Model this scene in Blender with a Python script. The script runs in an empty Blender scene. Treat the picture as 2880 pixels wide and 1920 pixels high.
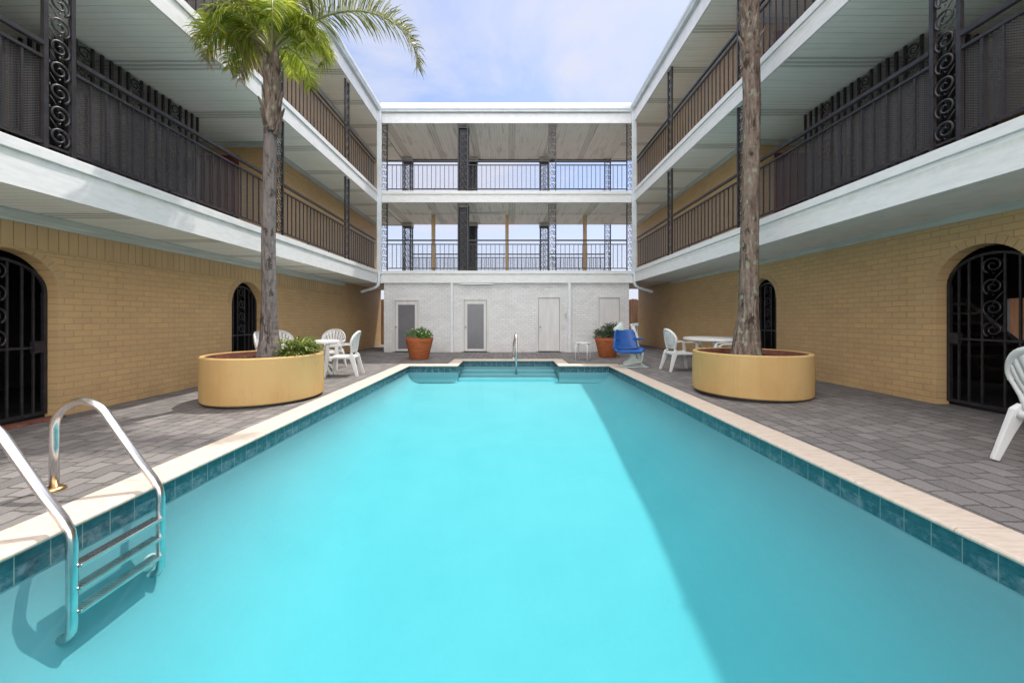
import bpy, math, random
from mathutils import Vector, Matrix
R = math.radians
rnd = random.Random(7)
scene = bpy.context.scene
COL = scene.collection

# ------------------------------------------------------------------ mesh helper
class MB:
    def __init__(self):
        self.v = []; self.f = []
    def add(self, vs, fs):
        o = len(self.v)
        self.v += [tuple(p) for p in vs]
        self.f += [tuple(i + o for i in f) for f in fs]
    def box(self, x0, x1, y0, y1, z0, z1):
        if x0 > x1: x0, x1 = x1, x0
        if y0 > y1: y0, y1 = y1, y0
        self.add([(x0,y0,z0),(x1,y0,z0),(x1,y1,z0),(x0,y1,z0),(x0,y0,z1),(x1,y0,z1),(x1,y1,z1),(x0,y1,z1)],
                 [(0,3,2,1),(4,5,6,7),(0,1,5,4),(1,2,6,5),(2,3,7,6),(3,0,4,7)])
    def quad(self, a, b, c, d):
        self.add([a,b,c,d], [(0,1,2,3)])
    def sweep(self, path, secs, side=None, cap=True, closed=False):
        """path of points, secs = list of 2D section polygons per point (or one)"""
        P = [Vector(p) for p in path]; n = len(P)
        rings = []
        prev = None
        for i, p in enumerate(P):
            if closed: t = P[(i+1) % n] - P[i-1]
            else: t = P[min(i+1, n-1)] - P[max(i-1, 0)]
            t.normalize()
            if side is not None:
                s = Vector(side)
            elif prev is None:
                s = Vector((0,0,1)).cross(t)
                if s.length < 1e-3: s = Vector((1,0,0))
            else: s = prev
            s = s - t * s.dot(t)
            if s.length < 1e-5: s = t.orthogonal()
            s.normalize(); prev = s
            u = t.cross(s)
            sec = secs[i] if isinstance(secs[0][0], (tuple, list)) else secs
            rings.append([p + s*a + u*b for a, b in sec])
        m = len(rings[0]); vs = [q for r in rings for q in r]; fs = []
        for i in range(n if closed else n-1):
            j = (i+1) % n
            for k in range(m):
                l = (k+1) % m
                fs.append((i*m+k, i*m+l, j*m+l, j*m+k))
        if cap and not closed:
            fs.append(tuple(range(m-1, -1, -1))); fs.append(tuple((n-1)*m+k for k in range(m)))
        self.add(vs, fs)
    def tube(self, path, r, n=8, cap=True, side=None, closed=False):
        rr = r if isinstance(r, (list, tuple)) else [r]*len(path)
        secs = [[(q*math.cos(2*math.pi*k/n), q*math.sin(2*math.pi*k/n)) for k in range(n)] for q in rr]
        self.sweep(path, secs, side=side, cap=cap, closed=closed)
    def bar(self, path, w, t, side):
        """rect section; w along side vector, t across"""
        ww = w if isinstance(w, (list, tuple)) else [w]*len(path)
        tt = t if isinstance(t, (list, tuple)) else [t]*len(path)
        secs = [[(-a/2,-b/2),(a/2,-b/2),(a/2,b/2),(-a/2,b/2)] for a, b in zip(ww, tt)]
        self.sweep(path, secs, side=side)
    def lathe(self, prof, n=32, c=(0,0), cap=True):
        vs = []; fs = []
        for r, z in prof:
            for k in range(n):
                a = 2*math.pi*k/n
                vs.append((c[0]+r*math.cos(a), c[1]+r*math.sin(a), z))
        m = len(prof)
        for i in range(m-1):
            for k in range(n):
                l = (k+1) % n
                fs.append((i*n+k, i*n+l, (i+1)*n+l, (i+1)*n+k))
        if cap:
            fs.append(tuple(range(n-1,-1,-1))); fs.append(tuple((m-1)*n+k for k in range(n)))
        self.add(vs, fs)
    def prism(self, poly, axis, a0, a1):
        """poly 2D; axis 'y': (x,z) extruded along y, 'x': (y,z), 'z': (x,y)"""
        def mk(p, a):
            if axis == 'y': return (p[0], a, p[1])
            if axis == 'x': return (a, p[0], p[1])
            return (p[0], p[1], a)
        n = len(poly)
        vs = [mk(p, a0) for p in poly] + [mk(p, a1) for p in poly]
        fs = [tuple(range(n)), tuple(range(2*n-1, n-1, -1))]
        for k in range(n):
            l = (k+1) % n
            fs.append((k, l, n+l, n+k))
        self.add(vs, fs)
    def mesh(self, name, smooth=False, recalc=True):
        me = bpy.data.meshes.new(name)
        me.from_pydata(self.v, [], self.f)
        if recalc:
            import bmesh
            b = bmesh.new(); b.from_mesh(me)
            bmesh.ops.recalc_face_normals(b, faces=b.faces)
            b.to_mesh(me); b.free()
        if smooth:
            me.polygons.foreach_set('use_smooth', [True]*len(me.polygons))
        me.update()
        return me

def obj(name, mb, mat, parent=None, loc=(0,0,0), rz=0, smooth=False, bevel=0, solid=0, recalc=True, sharp=None):
    me = mb if isinstance(mb, bpy.types.Mesh) else mb.mesh(name, smooth, recalc)
    if mat is not None and len(me.materials) == 0: me.materials.append(mat)
    o = bpy.data.objects.new(name, me); COL.objects.link(o)
    o.location = loc; o.rotation_euler = (0,0,rz)
    if parent: o.parent = parent
    if solid:
        m = o.modifiers.new('Solidify', 'SOLIDIFY'); m.thickness = solid; m.offset = 0
    if bevel:
        m = o.modifiers.new('Bevel', 'BEVEL'); m.width = bevel; m.segments = 2; m.limit_method = 'ANGLE'; m.angle_limit = R(40)
    if smooth and sharp:
        m = o.modifiers.new('Edge', 'EDGE_SPLIT'); m.split_angle = R(sharp)
    return o
def tag(o, label=None, cat=None, group=None, kind=None):
    if label: o['label'] = label
    if cat: o['category'] = cat
    if group: o['group'] = group
    if kind: o['kind'] = kind
    return o
def thing(name, label, cat, loc=(0,0,0), rz=0, group=None):
    o = bpy.data.objects.new(name, None); COL.objects.link(o)
    o.location = loc; o.rotation_euler = (0,0,rz)
    o.empty_display_size = .1
    return tag(o, label, cat, group)
def kids(o): return [c for c in bpy.data.objects if c.parent == o]
def copy_tree(o, parent=None):
    ch = kids(o)
    c = o.copy(); COL.objects.link(c)
    if parent: c.parent = parent
    for k in ch: copy_tree(k, c)
    return c

# ------------------------------------------------------------------ materials
class NT:
    def __init__(self, name):
        self.m = bpy.data.materials.new(name); self.m.use_nodes = True
        self.t = self.m.node_tree; self.n = self.t.nodes; self.l = self.t.links
        self.n.clear()
        self.out = self.n.new('ShaderNodeOutputMaterial')
    def node(self, ty, **kw):
        x = self.n.new(ty)
        for k, v in kw.items(): setattr(x, k, v)
        return x
    def inp(self, x, i, v):
        s = x.inputs[i]
        if isinstance(v, bpy.types.NodeSocket): self.l.new(v, s)
        else:
            if s.type == 'RGBA' and len(v) == 3: v = (*v, 1)
            s.default_value = v
    def math(self, op, a, b=0.0, c=0.0, clamp=False):
        x = self.node('ShaderNodeMath', operation=op, use_clamp=clamp)
        self.inp(x, 0, a); self.inp(x, 1, b)
        if op in ('MULTIPLY_ADD','COMPARE','SMOOTH_MIN'): self.inp(x, 2, c)
        return x.outputs[0]
    def mix(self, fac, a, b, blend='MIX'):
        x = self.node('ShaderNodeMix', data_type='RGBA', blend_type=blend)
        self.inp(x, 0, fac); self.inp(x, 6, a); self.inp(x, 7, b)
        return x.outputs[2]
    def coord(self):
        tc = self.node('ShaderNodeTexCoord'); s = self.node('ShaderNodeSeparateXYZ')
        self.l.new(tc.outputs['Object'], s.inputs[0])
        return tc.outputs['Object'], s.outputs[0], s.outputs[1], s.outputs[2]
    def vec(self, x=0.0, y=0.0, z=0.0):
        c = self.node('ShaderNodeCombineXYZ')
        self.inp(c,0,x); self.inp(c,1,y); self.inp(c,2,z)
        return c.outputs[0]
    def noise(self, v, scale, detail=4, rough=.55, col=False):
        x = self.node('ShaderNodeTexNoise')
        self.l.new(v, x.inputs['Vector'])
        x.inputs['Scale'].default_value = scale; x.inputs['Detail'].default_value = detail
        x.inputs['Roughness'].default_value = rough
        return x.outputs[1 if col else 0]
    def scalev(self, v, s):
        x = self.node('ShaderNodeVectorMath', operation='MULTIPLY')
        self.l.new(v, x.inputs[0]); x.inputs[1].default_value = s
        return x.outputs[0]
    def ramp(self, fac, stops):
        x = self.node('ShaderNodeValToRGB'); self.inp(x, 0, fac)
        e = x.color_ramp.elements
        while len(e) < len(stops): e.new(.5)
        for el, (p, c) in zip(e, stops):
            el.position = p; el.color = (*c, 1) if not isinstance(c, (int, float)) else (c, c, c, 1)
        return x.outputs[0]
    def bump(self, h, strength=.3, dist=.01, normal=None):
        b = self.node('ShaderNodeBump'); b.inputs['Strength'].default_value = strength
        b.inputs['Distance'].default_value = dist; self.l.new(h, b.inputs['Height'])
        if normal: self.l.new(normal, b.inputs['Normal'])
        return b.outputs[0]
    def bsdf(self, col, rough=.6, normal=None, metallic=0.0, spec=.4, **kw):
        b = self.node('ShaderNodeBsdfPrincipled')
        self.inp(b, 'Base Color', col); self.inp(b, 'Roughness', rough); self.inp(b, 'Metallic', metallic)
        self.inp(b, 'Specular IOR Level', spec)
        if normal: self.l.new(normal, b.inputs['Normal'])
        for k, v in kw.items(): self.inp(b, k, v)
        return b.outputs[0]
    def done(self, sh, vol=None):
        self.l.new(sh, self.out.inputs[0])
        if vol: self.l.new(vol, self.out.inputs[1])
        return self.m

AL = .84
def m_plain(name, col, rough=.6, var=.12, scale=6, metallic=0.0, bump=.15, spec=.4, stretch=(1,1,1), bscale=40):
    if metallic < .3 and not any(k in name for k in ('trim', 'floor', 'iron', 'dark', 'petal')): col = tuple(k*AL for k in col)
    t = NT(name); v, x, y, z = t.coord()
    v2 = t.scalev(v, stretch)
    n = t.noise(v2, scale)
    d = tuple(c*(1-var*2) for c in col); l = tuple(min(1, c*(1+var)) for c in col)
    c = t.ramp(n, [(.3, d), (.7, l)])
    b = t.bump(t.noise(v2, bscale), bump, .004) if bump else None
    return t.done(t.bsdf(c, rough, b, metallic, spec))

def m_brick(name, col, axis, painted=True, bw=.203, rh=.0813, jd=.74, rough=.6, warm=(1,1,1)):
    col = tuple(k*.94 for k in col)
    t = NT(name); v, x, y, z = t.coord()
    a = {'Y': y, 'X': x}[axis]
    nv = t.noise(t.vec(a, z), 7, 3, col=True)
    sep = t.node('ShaderNodeSeparateColor'); t.l.new(nv, sep.inputs[0])
    ax = t.math('MULTIPLY_ADD', sep.outputs[0], .022, a)
    zz = t.math('MULTIPLY_ADD', sep.outputs[1], .014, z)
    br = t.node('ShaderNodeTexBrick'); br.offset = .5
    t.l.new(t.vec(ax, zz), br.inputs['Vector'])
    br.inputs['Scale'].default_value = 1; br.inputs['Mortar Size'].default_value = .0075
    br.inputs['Mortar Smooth'].default_value = .5; br.inputs['Bias'].default_value = 0
    br.inputs['Brick Width'].default_value = bw; br.inputs['Row Height'].default_value = rh
    br.inputs['Color1'].default_value = (*[c*.92 for c in col], 1)
    br.inputs['Color2'].default_value = (*[c*1.08*w for c, w in zip(col, warm)], 1)
    br.inputs['Mortar'].default_value = (*[c*jd for c in col], 1)
    # patchy fading of joints under thick paint
    fade = t.ramp(t.noise(t.vec(a, z), 2.6, 4), [(.38, .0), (.68, 1.0)])
    bl = t.noise(t.vec(a, z), 1.1, 4)
    c = t.mix(t.math('MULTIPLY', fade, .6), br.outputs['Color'], col)
    c = t.mix(t.ramp(bl, [(.35, 0.0), (.7, .35)]), c, tuple(k*.78 for k in col))
    pits = t.ramp(t.noise(t.vec(a, t.math('MULTIPLY', z, 1.6)), 22, 2), [(.70, 0.0), (.76, .5)])
    c = t.mix(pits, c, tuple(k*.55 for k in col))
    foot = t.math('MULTIPLY', t.math('SUBTRACT', 1.0, t.math('DIVIDE', z, .42), clamp=True), t.ramp(t.noise(t.vec(a, z), 3.2, 5, .7), [(.38, .0), (.66, .6)]))
    c = t.mix(foot, c, tuple(k*q for k, q in zip(col, (.62,.58,.55))))
    run = t.ramp(t.noise(t.vec(t.math('MULTIPLY', a, 9), t.math('MULTIPLY', z, .5)), 1.0, 5, .65), [(.58, 0.0), (.76, .35)])
    c = t.mix(run, c, tuple(k*.7 for k in col))
    pale = t.ramp(t.noise(t.vec(a, z), .7, 5, .6), [(.5, 0.0), (.72, .35)])
    c = t.mix(pale, c, tuple(min(1, k*1.18) for k in col))
    h = t.math('MULTIPLY_ADD', br.outputs['Fac'], -1.0, t.math('MULTIPLY', t.noise(t.vec(a, z), 45, 3), .5))
    h = t.math('SUBTRACT', h, t.math('MULTIPLY', pits, .8))
    return t.done(t.bsdf(c, rough, t.bump(h, .6, .007), 0, .3))

def m_soffit(name, axis, base, dirt):
    """vinyl soffit boards; axis = direction across the boards"""
    t = NT(name); v, x, y, z = t.coord()
    a, s = (y, x) if axis == 'Y' else (x, y)
    wob = t.math('MULTIPLY_ADD', t.noise(t.vec(t.math('MULTIPLY', a, .8), t.math('MULTIPLY', s, 1.1)), 1.3, 2), .05, a)
    f = t.math('FRACT', t.math('DIVIDE', wob, .105))
    groove = t.math('LESS_THAN', f, .07)
    vis = t.ramp(t.noise(t.vec(t.math('MULTIPLY', a, 9), t.math('MULTIPLY', s, .25)), 1.0, 2), [(.35, .15), (.68, .85)])
    f2 = t.math('FRACT', t.math('DIVIDE', wob, 1.45))
    vent = t.math('LESS_THAN', f2, .19)
    f3 = t.math('FRACT', t.math('DIVIDE', f2, .0634))
    rib = t.math('GREATER_THAN', f3, .42)
    holes = t.math('LESS_THAN', t.math('FRACT', t.math('DIVIDE', s, .022)), .5)
    vh = t.math('MULTIPLY', t.math('MULTIPLY', vent, rib), holes)
    c = t.mix(t.ramp(t.noise(v, 1.6, 4), [(.3, .0), (.75, .55)]), base, tuple(b*d for b, d in zip(base, (.86,.9,.84))))
    st = t.noise(t.vec(t.math('MULTIPLY', a, 5.0), t.math('MULTIPLY', s, .5)), 1.5, 5, .65)
    c = t.mix(t.math('MULTIPLY', t.ramp(st, [(.52, 0.0), (.75, 1.0)]), dirt), c, (.22,.19,.13))
    vd = t.math('MULTIPLY', vent, .16*dirt + .05)
    c = t.mix(vd, c, (.25,.23,.15))
    c = t.mix(t.math('MULTIPLY', groove, vis), c, tuple(b*.35 for b in base))
    c = t.mix(t.math('MULTIPLY', vh, .8 if dirt < .3 else .4), c, (.1,.1,.08))
    h = t.math('ADD', t.math('MULTIPLY', f, .6), t.math('MULTIPLY', groove, -1.0))
    return t.done(t.bsdf(c, .5, t.bump(h, .25, .006), 0, .3))

def m_fascia(name, ztops):
    t = NT(name); v, x, y, z = t.coord()
    st = t.noise(t.scalev(v, (2.0, 2.0, 9.0)), 2.2, 5, .65)
    c = t.ramp(st, [(.25, (.60,.605,.60)), (.6, (.71,.71,.70))])
    # algae staining just under the kerb joint
    g = 0.0
    for zt in ztops:
        d = t.math('SUBTRACT', zt, z)
        band = t.math('MULTIPLY', t.math('GREATER_THAN', d, 0.0), t.math('SUBTRACT', 1.0, t.math('DIVIDE', d, .075), clamp=True))
        g = t.math('ADD', g, band)
    gn = t.ramp(t.noise(t.vec(x, y), 3.0, 5, .7), [(.38, .1), (.62, 1.0)])
    c = t.mix(t.math('MULTIPLY', t.math('MULTIPLY', g, gn), .6, clamp=True), c, (.36,.42,.26))
    sp = t.ramp(t.noise(v, 26, 4, .7), [(.66, 0.0), (.74, .5)])
    c = t.mix(sp, c, (.42,.42,.40))
    return t.done(t.bsdf(c, .5, t.bump(t.noise(t.scalev(v, (6,6,60)), 3, 4), .25, .003), 0, .35))

def m_mesh(name, axis, col, cover=.3):
    t = NT(name); v, x, y, z = t.coord()
    s = {'X': x, 'Y': y}[axis]
    p = t.math('DIVIDE', s, .040); q = t.math('DIVIDE', z, .0245)
    a = t.math('LESS_THAN', t.math('FRACT', t.math('ADD', p, q)), cover)
    b = t.math('LESS_THAN', t.math('FRACT', t.math('SUBTRACT', p, q)), cover)
    m = t.math('MAXIMUM', a, b)
    d = t.bsdf(col, .45, None, 0, .5)
    tr = t.node('ShaderNodeBsdfTransparent')
    mx = t.node('ShaderNodeMixShader'); t.l.new(m, mx.inputs[0]); t.l.new(tr.outputs[0], mx.inputs[1]); t.l.new(d, mx.inputs[2])
    return t.done(mx.outputs[0])

M = {}
M['tanY'] = m_brick('painted_tan_brick', (.55,.375,.19), 'Y', warm=(1.03,.98,.9))
M['tanX'] = m_brick('painted_tan_brick_end', (.55,.375,.19), 'X', warm=(1.03,.98,.9))
M['whiteX'] = m_brick('painted_white_brick', (.70,.69,.68), 'X', jd=.6)
M['tanboard'] = m_plain('tan_paint', (.55,.375,.19), .55, .06, 3, bump=.2, stretch=(1,1,.3))
M['softY'] = m_soffit('wing_soffit', 'Y', (.94,.92,.88), .16)
M['softX'] = m_soffit('gallery_soffit', 'X', (.94,.89,.84), .6)
M['fascia'] = m_fascia('white_fascia_paint', [2.745, 5.505])
M['trim'] = m_plain('grey_green_trim', (.50,.52,.48), .55, .12, 4, stretch=(1,.4,6))
M['white'] = m_plain('white_paint', (.80,.81,.82), .45, .05, 5)
M['gutter'] = m_plain('white_gutter_metal', (.72,.77,.80), .35, .06, 4)
M['iron'] = m_plain('black_iron', (.022,.021,.026), .42, .3, 12, bump=.2, spec=.5)
M['meshX'] = m_mesh('expanded_metal', 'X', (.07,.065,.07), .16)
M['meshY'] = m_mesh('expanded_metal_wing', 'Y', (.10,.09,.088), .24)
M['meshL'] = m_mesh('fine_metal_mesh', 'X', (.09,.085,.09), .05)
M['floor'] = m_plain('gallery_floor', (.46,.43,.40), .8, .1, 3)
M['dark'] = m_plain('dark_passage', (.035,.032,.03), .8, .2, 3)  # near-black; puts the gloom of interiors and gaps into colour, also dark parts
M['darkwood'] = m_plain('dark_wood', (.07,.045,.035), .7, .25, 3, stretch=(8,8,1))
M['reddoor'] = m_plain('red_door', (.16,.04,.035), .5, .1, 3)
M['door'] = m_plain('white_door_paint', (.72,.70,.68), .5, .06, 2, stretch=(3,3,.5))
M['frost'] = m_plain('grey_frosted_glass', (.17,.17,.185), .25, .06, 2, spec=.5)
M['steel'] = m_plain('polished_steel', (.68,.66,.65), .24, .06, 9, metallic=1.0, bump=.05, bscale=12)
M['brass'] = m_plain('brass_flange', (.55,.36,.17), .3, .1, 20, metallic=1.0)
M['terra'] = m_plain('terracotta', (.47,.135,.045), .7, .14, 7, bump=.2, stretch=(1,1,2.2))
M['ochre'] = None
M['plastic'] = m_plain('white_resin', (.78,.775,.76), .35, .04, 4, bump=.04)
M['lampglass'] = m_plain('lamp_diffuser', (.85,.87,.85), .3, .02, 4)
M['blue'] = m_plain('blue_plastic', (.012,.095,.36), .35, .1, 5, bump=.05)
M['liftwhite'] = m_plain('lift_white', (.62,.69,.64), .4, .08, 8)
M['alu'] = m_plain('aluminium', (.80,.80,.80), .35, .05, 10, metallic=.35)
M['fence'] = m_plain('cedar_fence', (.46,.25,.14), .8, .25, 1.2, stretch=(7,7,.5))
M['redbrick'] = m_plain('red_brick_sill', (.24,.09,.06), .75, .2, 10)

def make_special():
    # planter stucco
    t = NT('ochre_stucco'); v, x, y, z = t.coord()
    n = t.noise(t.scalev(v, (1,1,.5)), 1.6, 4)
    c = t.ramp(n, [(.3, (.42,.26,.105)), (.55, (.48,.32,.14)), (.75, (.48,.34,.155))])
    st = t.ramp(t.noise(t.scalev(v, (9,9,.7)), 1.2, 4), [(.55, 0.0), (.8, .35)])
    c = t.mix(st, c, (.40,.22,.06))
    drip = t.ramp(t.noise(t.scalev(v, (14,14,1.1)), 1.0, 5, .7), [(.56, 0.0), (.72, .4)])
    c = t.mix(drip, c, (.36,.23,.10))
    spl = t.ramp(t.noise(v, 7, 6, .75), [(.60, 0.0), (.70, .35)])
    c = t.mix(spl, c, (.30,.20,.10))
    chip = t.ramp(t.noise(v, 13, 5, .7), [(.68, 0.0), (.72, .55)])
    c = t.mix(chip, c, (.66,.50,.27))
    M['ochre'] = t.done(t.bsdf(c, .85, t.bump(t.noise(v, 70, 4), .5, .004), 0, .06))
    # paver deck
    t = NT('concrete_pavers'); v, x, y, z = t.coord()
    nv = t.noise(v, 5, 2, col=True)
    sp = t.node('ShaderNodeSeparateColor'); t.l.new(nv, sp.inputs[0])
    py = t.math('MULTIPLY_ADD', sp.outputs[0], .07, y)
    px = t.math('MULTIPLY_ADD', sp.outputs[1], .06, x)
    row = t.math('FLOOR', t.math('DIVIDE', px, .155))
    jit = t.math('FRACT', t.math('MULTIPLY', t.math('SINE', t.math('MULTIPLY', row, 12.989)), 437.5))
    py = t.math('MULTIPLY_ADD', jit, .2, py)
    br = t.node('ShaderNodeTexBrick'); br.offset = .5; br.squash = 1.35; br.squash_frequency = 3
    t.l.new(t.vec(py, px), br.inputs['Vector'])
    br.inputs['Scale'].default_value = 1; br.inputs['Mortar Size'].default_value = .0085
    br.inputs['Mortar Smooth'].default_value = .3; br.inputs['Brick Width'].default_value = .20
    br.inputs['Row Height'].default_value = .155; br.inputs['Bias'].default_value = -.1
    br.inputs['Color1'].default_value = (.095,.092,.092,1); br.inputs['Color2'].default_value = (.20,.186,.18,1)
    br.inputs['Mortar'].default_value = (.035,.032,.025,1)
    c = t.mix(t.ramp(t.noise(v, .9, 4), [(.35, .0), (.7, .4)]), br.outputs['Color'], (.12,.112,.11))
    gr = t.ramp(t.noise(v, 160, 2), [(.4, 0.0), (.62, .3)])
    c = t.mix(gr, c, (.33,.30,.285))
    spt = t.ramp(t.noise(v, 9, 4, .7), [(.66, 0.0), (.73, .5)])
    c = t.mix(spt, c, (.13,.115,.11))
    h = t.math('MULTIPLY_ADD', br.outputs['Fac'], -1.0, t.math('MULTIPLY', t.noise(v, 30, 4), .35))
    M['paver'] = t.done(t.bsdf(c, .75, t.bump(h, .8, .009), 0, .3))
    # coping
    t = NT('cream_coping_stone'); v, x, y, z = t.coord()
    n = t.noise(t.scalev(v, (3,14,3)), 2.2, 5, .6)
    c = t.ramp(n, [(.25, (.44,.35,.285)), (.5, (.53,.445,.37)), (.75, (.58,.51,.445))])
    pit = t.ramp(t.noise(v, 55, 3), [(.68, 0.0), (.76, .4)])
    c = t.mix(pit, c, (.36,.27,.22))
    M['coping'] = t.done(t.bsdf(c, .6, t.bump(t.noise(v, 60, 4), .2, .003), 0, .35))
    # waterline tiles
    t = NT('teal_glazed_tile'); v, x, y, z = t.coord()
    s = t.math('ADD', x, y)
    br = t.node('ShaderNodeTexBrick'); br.offset = 0.0
    t.l.new(t.vec(s, t.math('ADD', z, .0375)), br.inputs['Vector'])
    br.inputs['Scale'].default_value = 1; br.inputs['Mortar Size'].default_value = .0028
    br.inputs['Brick Width'].default_value = .157; br.inputs['Row Height'].default_value = .1555
    br.inputs['Mortar Smooth'].default_value = .2; br.inputs['Bias'].default_value = 0
    br.inputs['Color1'].default_value = (0,0,0,1); br.inputs['Color2'].default_value = (1,1,1,1); br.inputs['Mortar'].default_value = (.5,.5,.5,1)
    n = t.noise(t.vec(t.math('MULTIPLY', s, 1.0), t.math('MULTIPLY', z, 2.0)), 17, 6, .75)
    c = t.ramp(n, [(.3, (.006,.036,.055)), (.5, (.013,.07,.095)), (.70, (.035,.11,.13))])
    c = t.mix(t.math('MULTIPLY', br.outputs['Color'], .3), c, (.012,.075,.085))
    low = t.math('MULTIPLY', t.math('LESS_THAN', z, -.10), t.ramp(t.noise(v, 11, 5, .75), [(.45, 0.0), (.66, .32)]))
    c = t.mix(low, c, (.30,.36,.40))
    c = t.mix(br.outputs['Fac'], c, (.17,.23,.22))
    M['tile'] = t.done(t.bsdf(c, .22, t.bump(t.math('MULTIPLY_ADD', br.outputs['Fac'], -.6, n), .35, .004), 0, .5))
    # pool plaster
    t = NT('pool_plaster'); v, x, y, z = t.coord()
    n = t.noise(v, 1.3, 5, .6); n2 = t.noise(v, 30, 3)
    c = t.ramp(n, [(.3, (.14,.31,.347)), (.7, (.158,.332,.37))])
    c = t.mix(t.ramp(n2, [(.4, 0.0), (.7, .2)]), c, (.175,.35,.385))
    M['plaster'] = t.done(t.bsdf(c, .8, t.bump(n2, .15, .004), 0, .2))
    # water
    t = NT('pool_water'); v, x, y, z = t.coord()
    h = t.math('ADD', t.noise(v, 1.1, 3), t.math('MULTIPLY', t.noise(v, 5.0, 3), .12))
    nb = t.bump(h, .10, .05)
    g = t.node('ShaderNodeBsdfGlossy'); g.inputs['Roughness'].default_value = .03; t.l.new(nb, g.inputs['Normal'])
    tr = t.node('ShaderNodeBsdfTransparent')
    fr = t.node('ShaderNodeFresnel'); fr.inputs['IOR'].default_value = 1.33; t.l.new(nb, fr.inputs['Normal'])
    mx = t.node('ShaderNodeMixShader')
    t.l.new(t.math('MULTIPLY', fr.outputs[0], WATER_REFL), mx.inputs[0]); t.l.new(tr.outputs[0], mx.inputs[1]); t.l.new(g.outputs[0], mx.inputs[2])
    va = t.node('ShaderNodeVolumeAbsorption'); va.inputs['Color'].default_value = WATER_COL; va.inputs['Density'].default_value = WATER_DENS
    M['water'] = t.done(mx.outputs[0], va.outputs[0])
    # soil
    t = NT('planter_soil'); v, x, y, z = t.coord()
    c = t.ramp(t.noise(v, 24, 5, .7), [(.35, (.03,.017,.011)), (.6, (.10,.055,.035)), (.75, (.26,.16,.11))])
    M['soil'] = t.done(t.bsdf(c, .95, t.bump(t.noise(v, 40, 5), 1, .03), 0, .1))
    # bark
    for nm, a, b, c3, ring in (('grey_palm_bark', (.035,.028,.026), (.17,.145,.135), (.34,.31,.285), 12),
                               ('rough_palm_bark', (.03,.02,.016), (.16,.12,.095), (.38,.345,.29), 10)):
        t = NT(nm); v, x, y, z = t.coord()
        fib = t.noise(t.scalev(v, (22,22,2.2)), 1.0, 6, .75)
        pat = t.noise(t.scalev(v, (3,3,1.6)), 1.1, 5, .7)
        c = t.ramp(fib, [(.3, a), (.52, b), (.72, c3)])
        c = t.mix(t.ramp(pat, [(.46, 0.0), (.56, .75)]), c, tuple(k*1.25 for k in b))
        c = t.mix(t.ramp(t.noise(t.scalev(v, (5,5,2)), 1.7, 5, .7), [(.55, 0.0), (.62, .85)]), c, tuple(k*1.1 for k in a))
        if ring == 10:
            c = t.mix(t.ramp(t.noise(t.scalev(v, (6,6,3)), 2.2, 4), [(.58, 0.0), (.66, .7)]), c, (.27,.30,.21))
        w = t.math('SINE', t.math('MULTIPLY', z, 70.0))
        h = t.math('ADD', t.math('MULTIPLY', fib, 1.0), t.math('MULTIPLY', pat, 1.2))
        h = t.math('ADD', h, t.math('MULTIPLY', w, .06))
        M[nm] = t.done(t.bsdf(c, .9, t.bump(h, .9, .02), 0, .15))
    # leaves
    def leaf(nm, ca, cb, cc, sc=3.0, trans=.45):
        t = NT(nm); v, x, y, z = t.coord()
        oi = t.node('ShaderNodeNewGeometry')
        n = t.noise(v, sc, 3)
        mixv = t.math('MULTIPLY_ADD', oi.outputs['Random Per Island'], .6, t.math('MULTIPLY', n, .5))
        c = t.ramp(mixv, [(.2, ca), (.5, cb), (.85, cc)])
        d = t.bsdf(c, .45, None, 0, .4)
        tl = t.node('ShaderNodeBsdfTranslucent'); t.l.new(c, tl.inputs[0])
        mx = t.node('ShaderNodeMixShader'); mx.inputs[0].default_value = trans
        t.l.new(d, mx.inputs[1]); t.l.new(tl.outputs[0], mx.inputs[2])
        M[nm] = t.done(mx.outputs[0])
    leaf('palm_leaf', (.10,.18,.015), (.28,.36,.03), (.55,.53,.08), 3.0, .55)
    leaf('dry_palm_leaf', (.26,.19,.09), (.40,.30,.14), (.50,.40,.22))
    leaf('olive_palm_leaf', (.07,.09,.03), (.16,.19,.06), (.34,.33,.15))
    leaf('shrub_leaf', (.03,.07,.014), (.08,.17,.026), (.17,.30,.055), 8, .3)
    leaf('dark_shrub_leaf', (.018,.035,.014), (.035,.065,.024), (.07,.115,.045), 8, .25)
    leaf('bromeliad_leaf', (.05,.075,.015), (.14,.19,.03), (.30,.33,.09), 8, .3)
    leaf('red_bromeliad_leaf', (.12,.03,.02), (.25,.08,.05), (.32,.16,.08), 8, .3)
    M['petal'] = m_plain('white_petals', (.85,.86,.75), .6, .02, 5, bump=0)
    M['stem'] = m_plain('green_brown_stem', (.13,.12,.05), .7, .2, 8)
    M['rachis'] = m_plain('pale_palm_stalk', (.34,.33,.13), .5, .15, 6)
    # ground outside
    M['ground'] = m_plain('asphalt_ground', (.10,.095,.09), .9, .2, .6, bump=.3)

WATER_REFL = .10
WATER_COL = (.70, .985, .993, 1)
WATER_DENS = 1.0
make_special()

# ------------------------------------------------------------------ camera, light, sky
F = 1053.0; HC = 1.2
cam = bpy.data.cameras.new('camera'); co = bpy.data.objects.new('camera', cam); COL.objects.link(co)
co.location = (0, 0, HC); co.rotation_euler = (R(90), 0, 0)
cam.sensor_width = 36; cam.lens = 36*F/2880; cam.shift_x = 9/2880; cam.shift_y = -64/2880
cam.clip_start = .05; cam.clip_end = 3000
scene.camera = co

SUN = Vector((.265, .33, 1.0)).normalized()
elev = math.asin(SUN.z); rot = math.atan2(SUN.x, SUN.y)
sl = bpy.data.lights.new('sun', 'SUN'); sl.energy = 2.0; sl.angle = R(.55); sl.color = (1.0, .945, .87)
so = bpy.data.objects.new('sun', sl); COL.objects.link(so)
so.rotation_euler = SUN.to_track_quat('Z', 'Y').to_euler(); so.location = (5, 7, 30)

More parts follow.
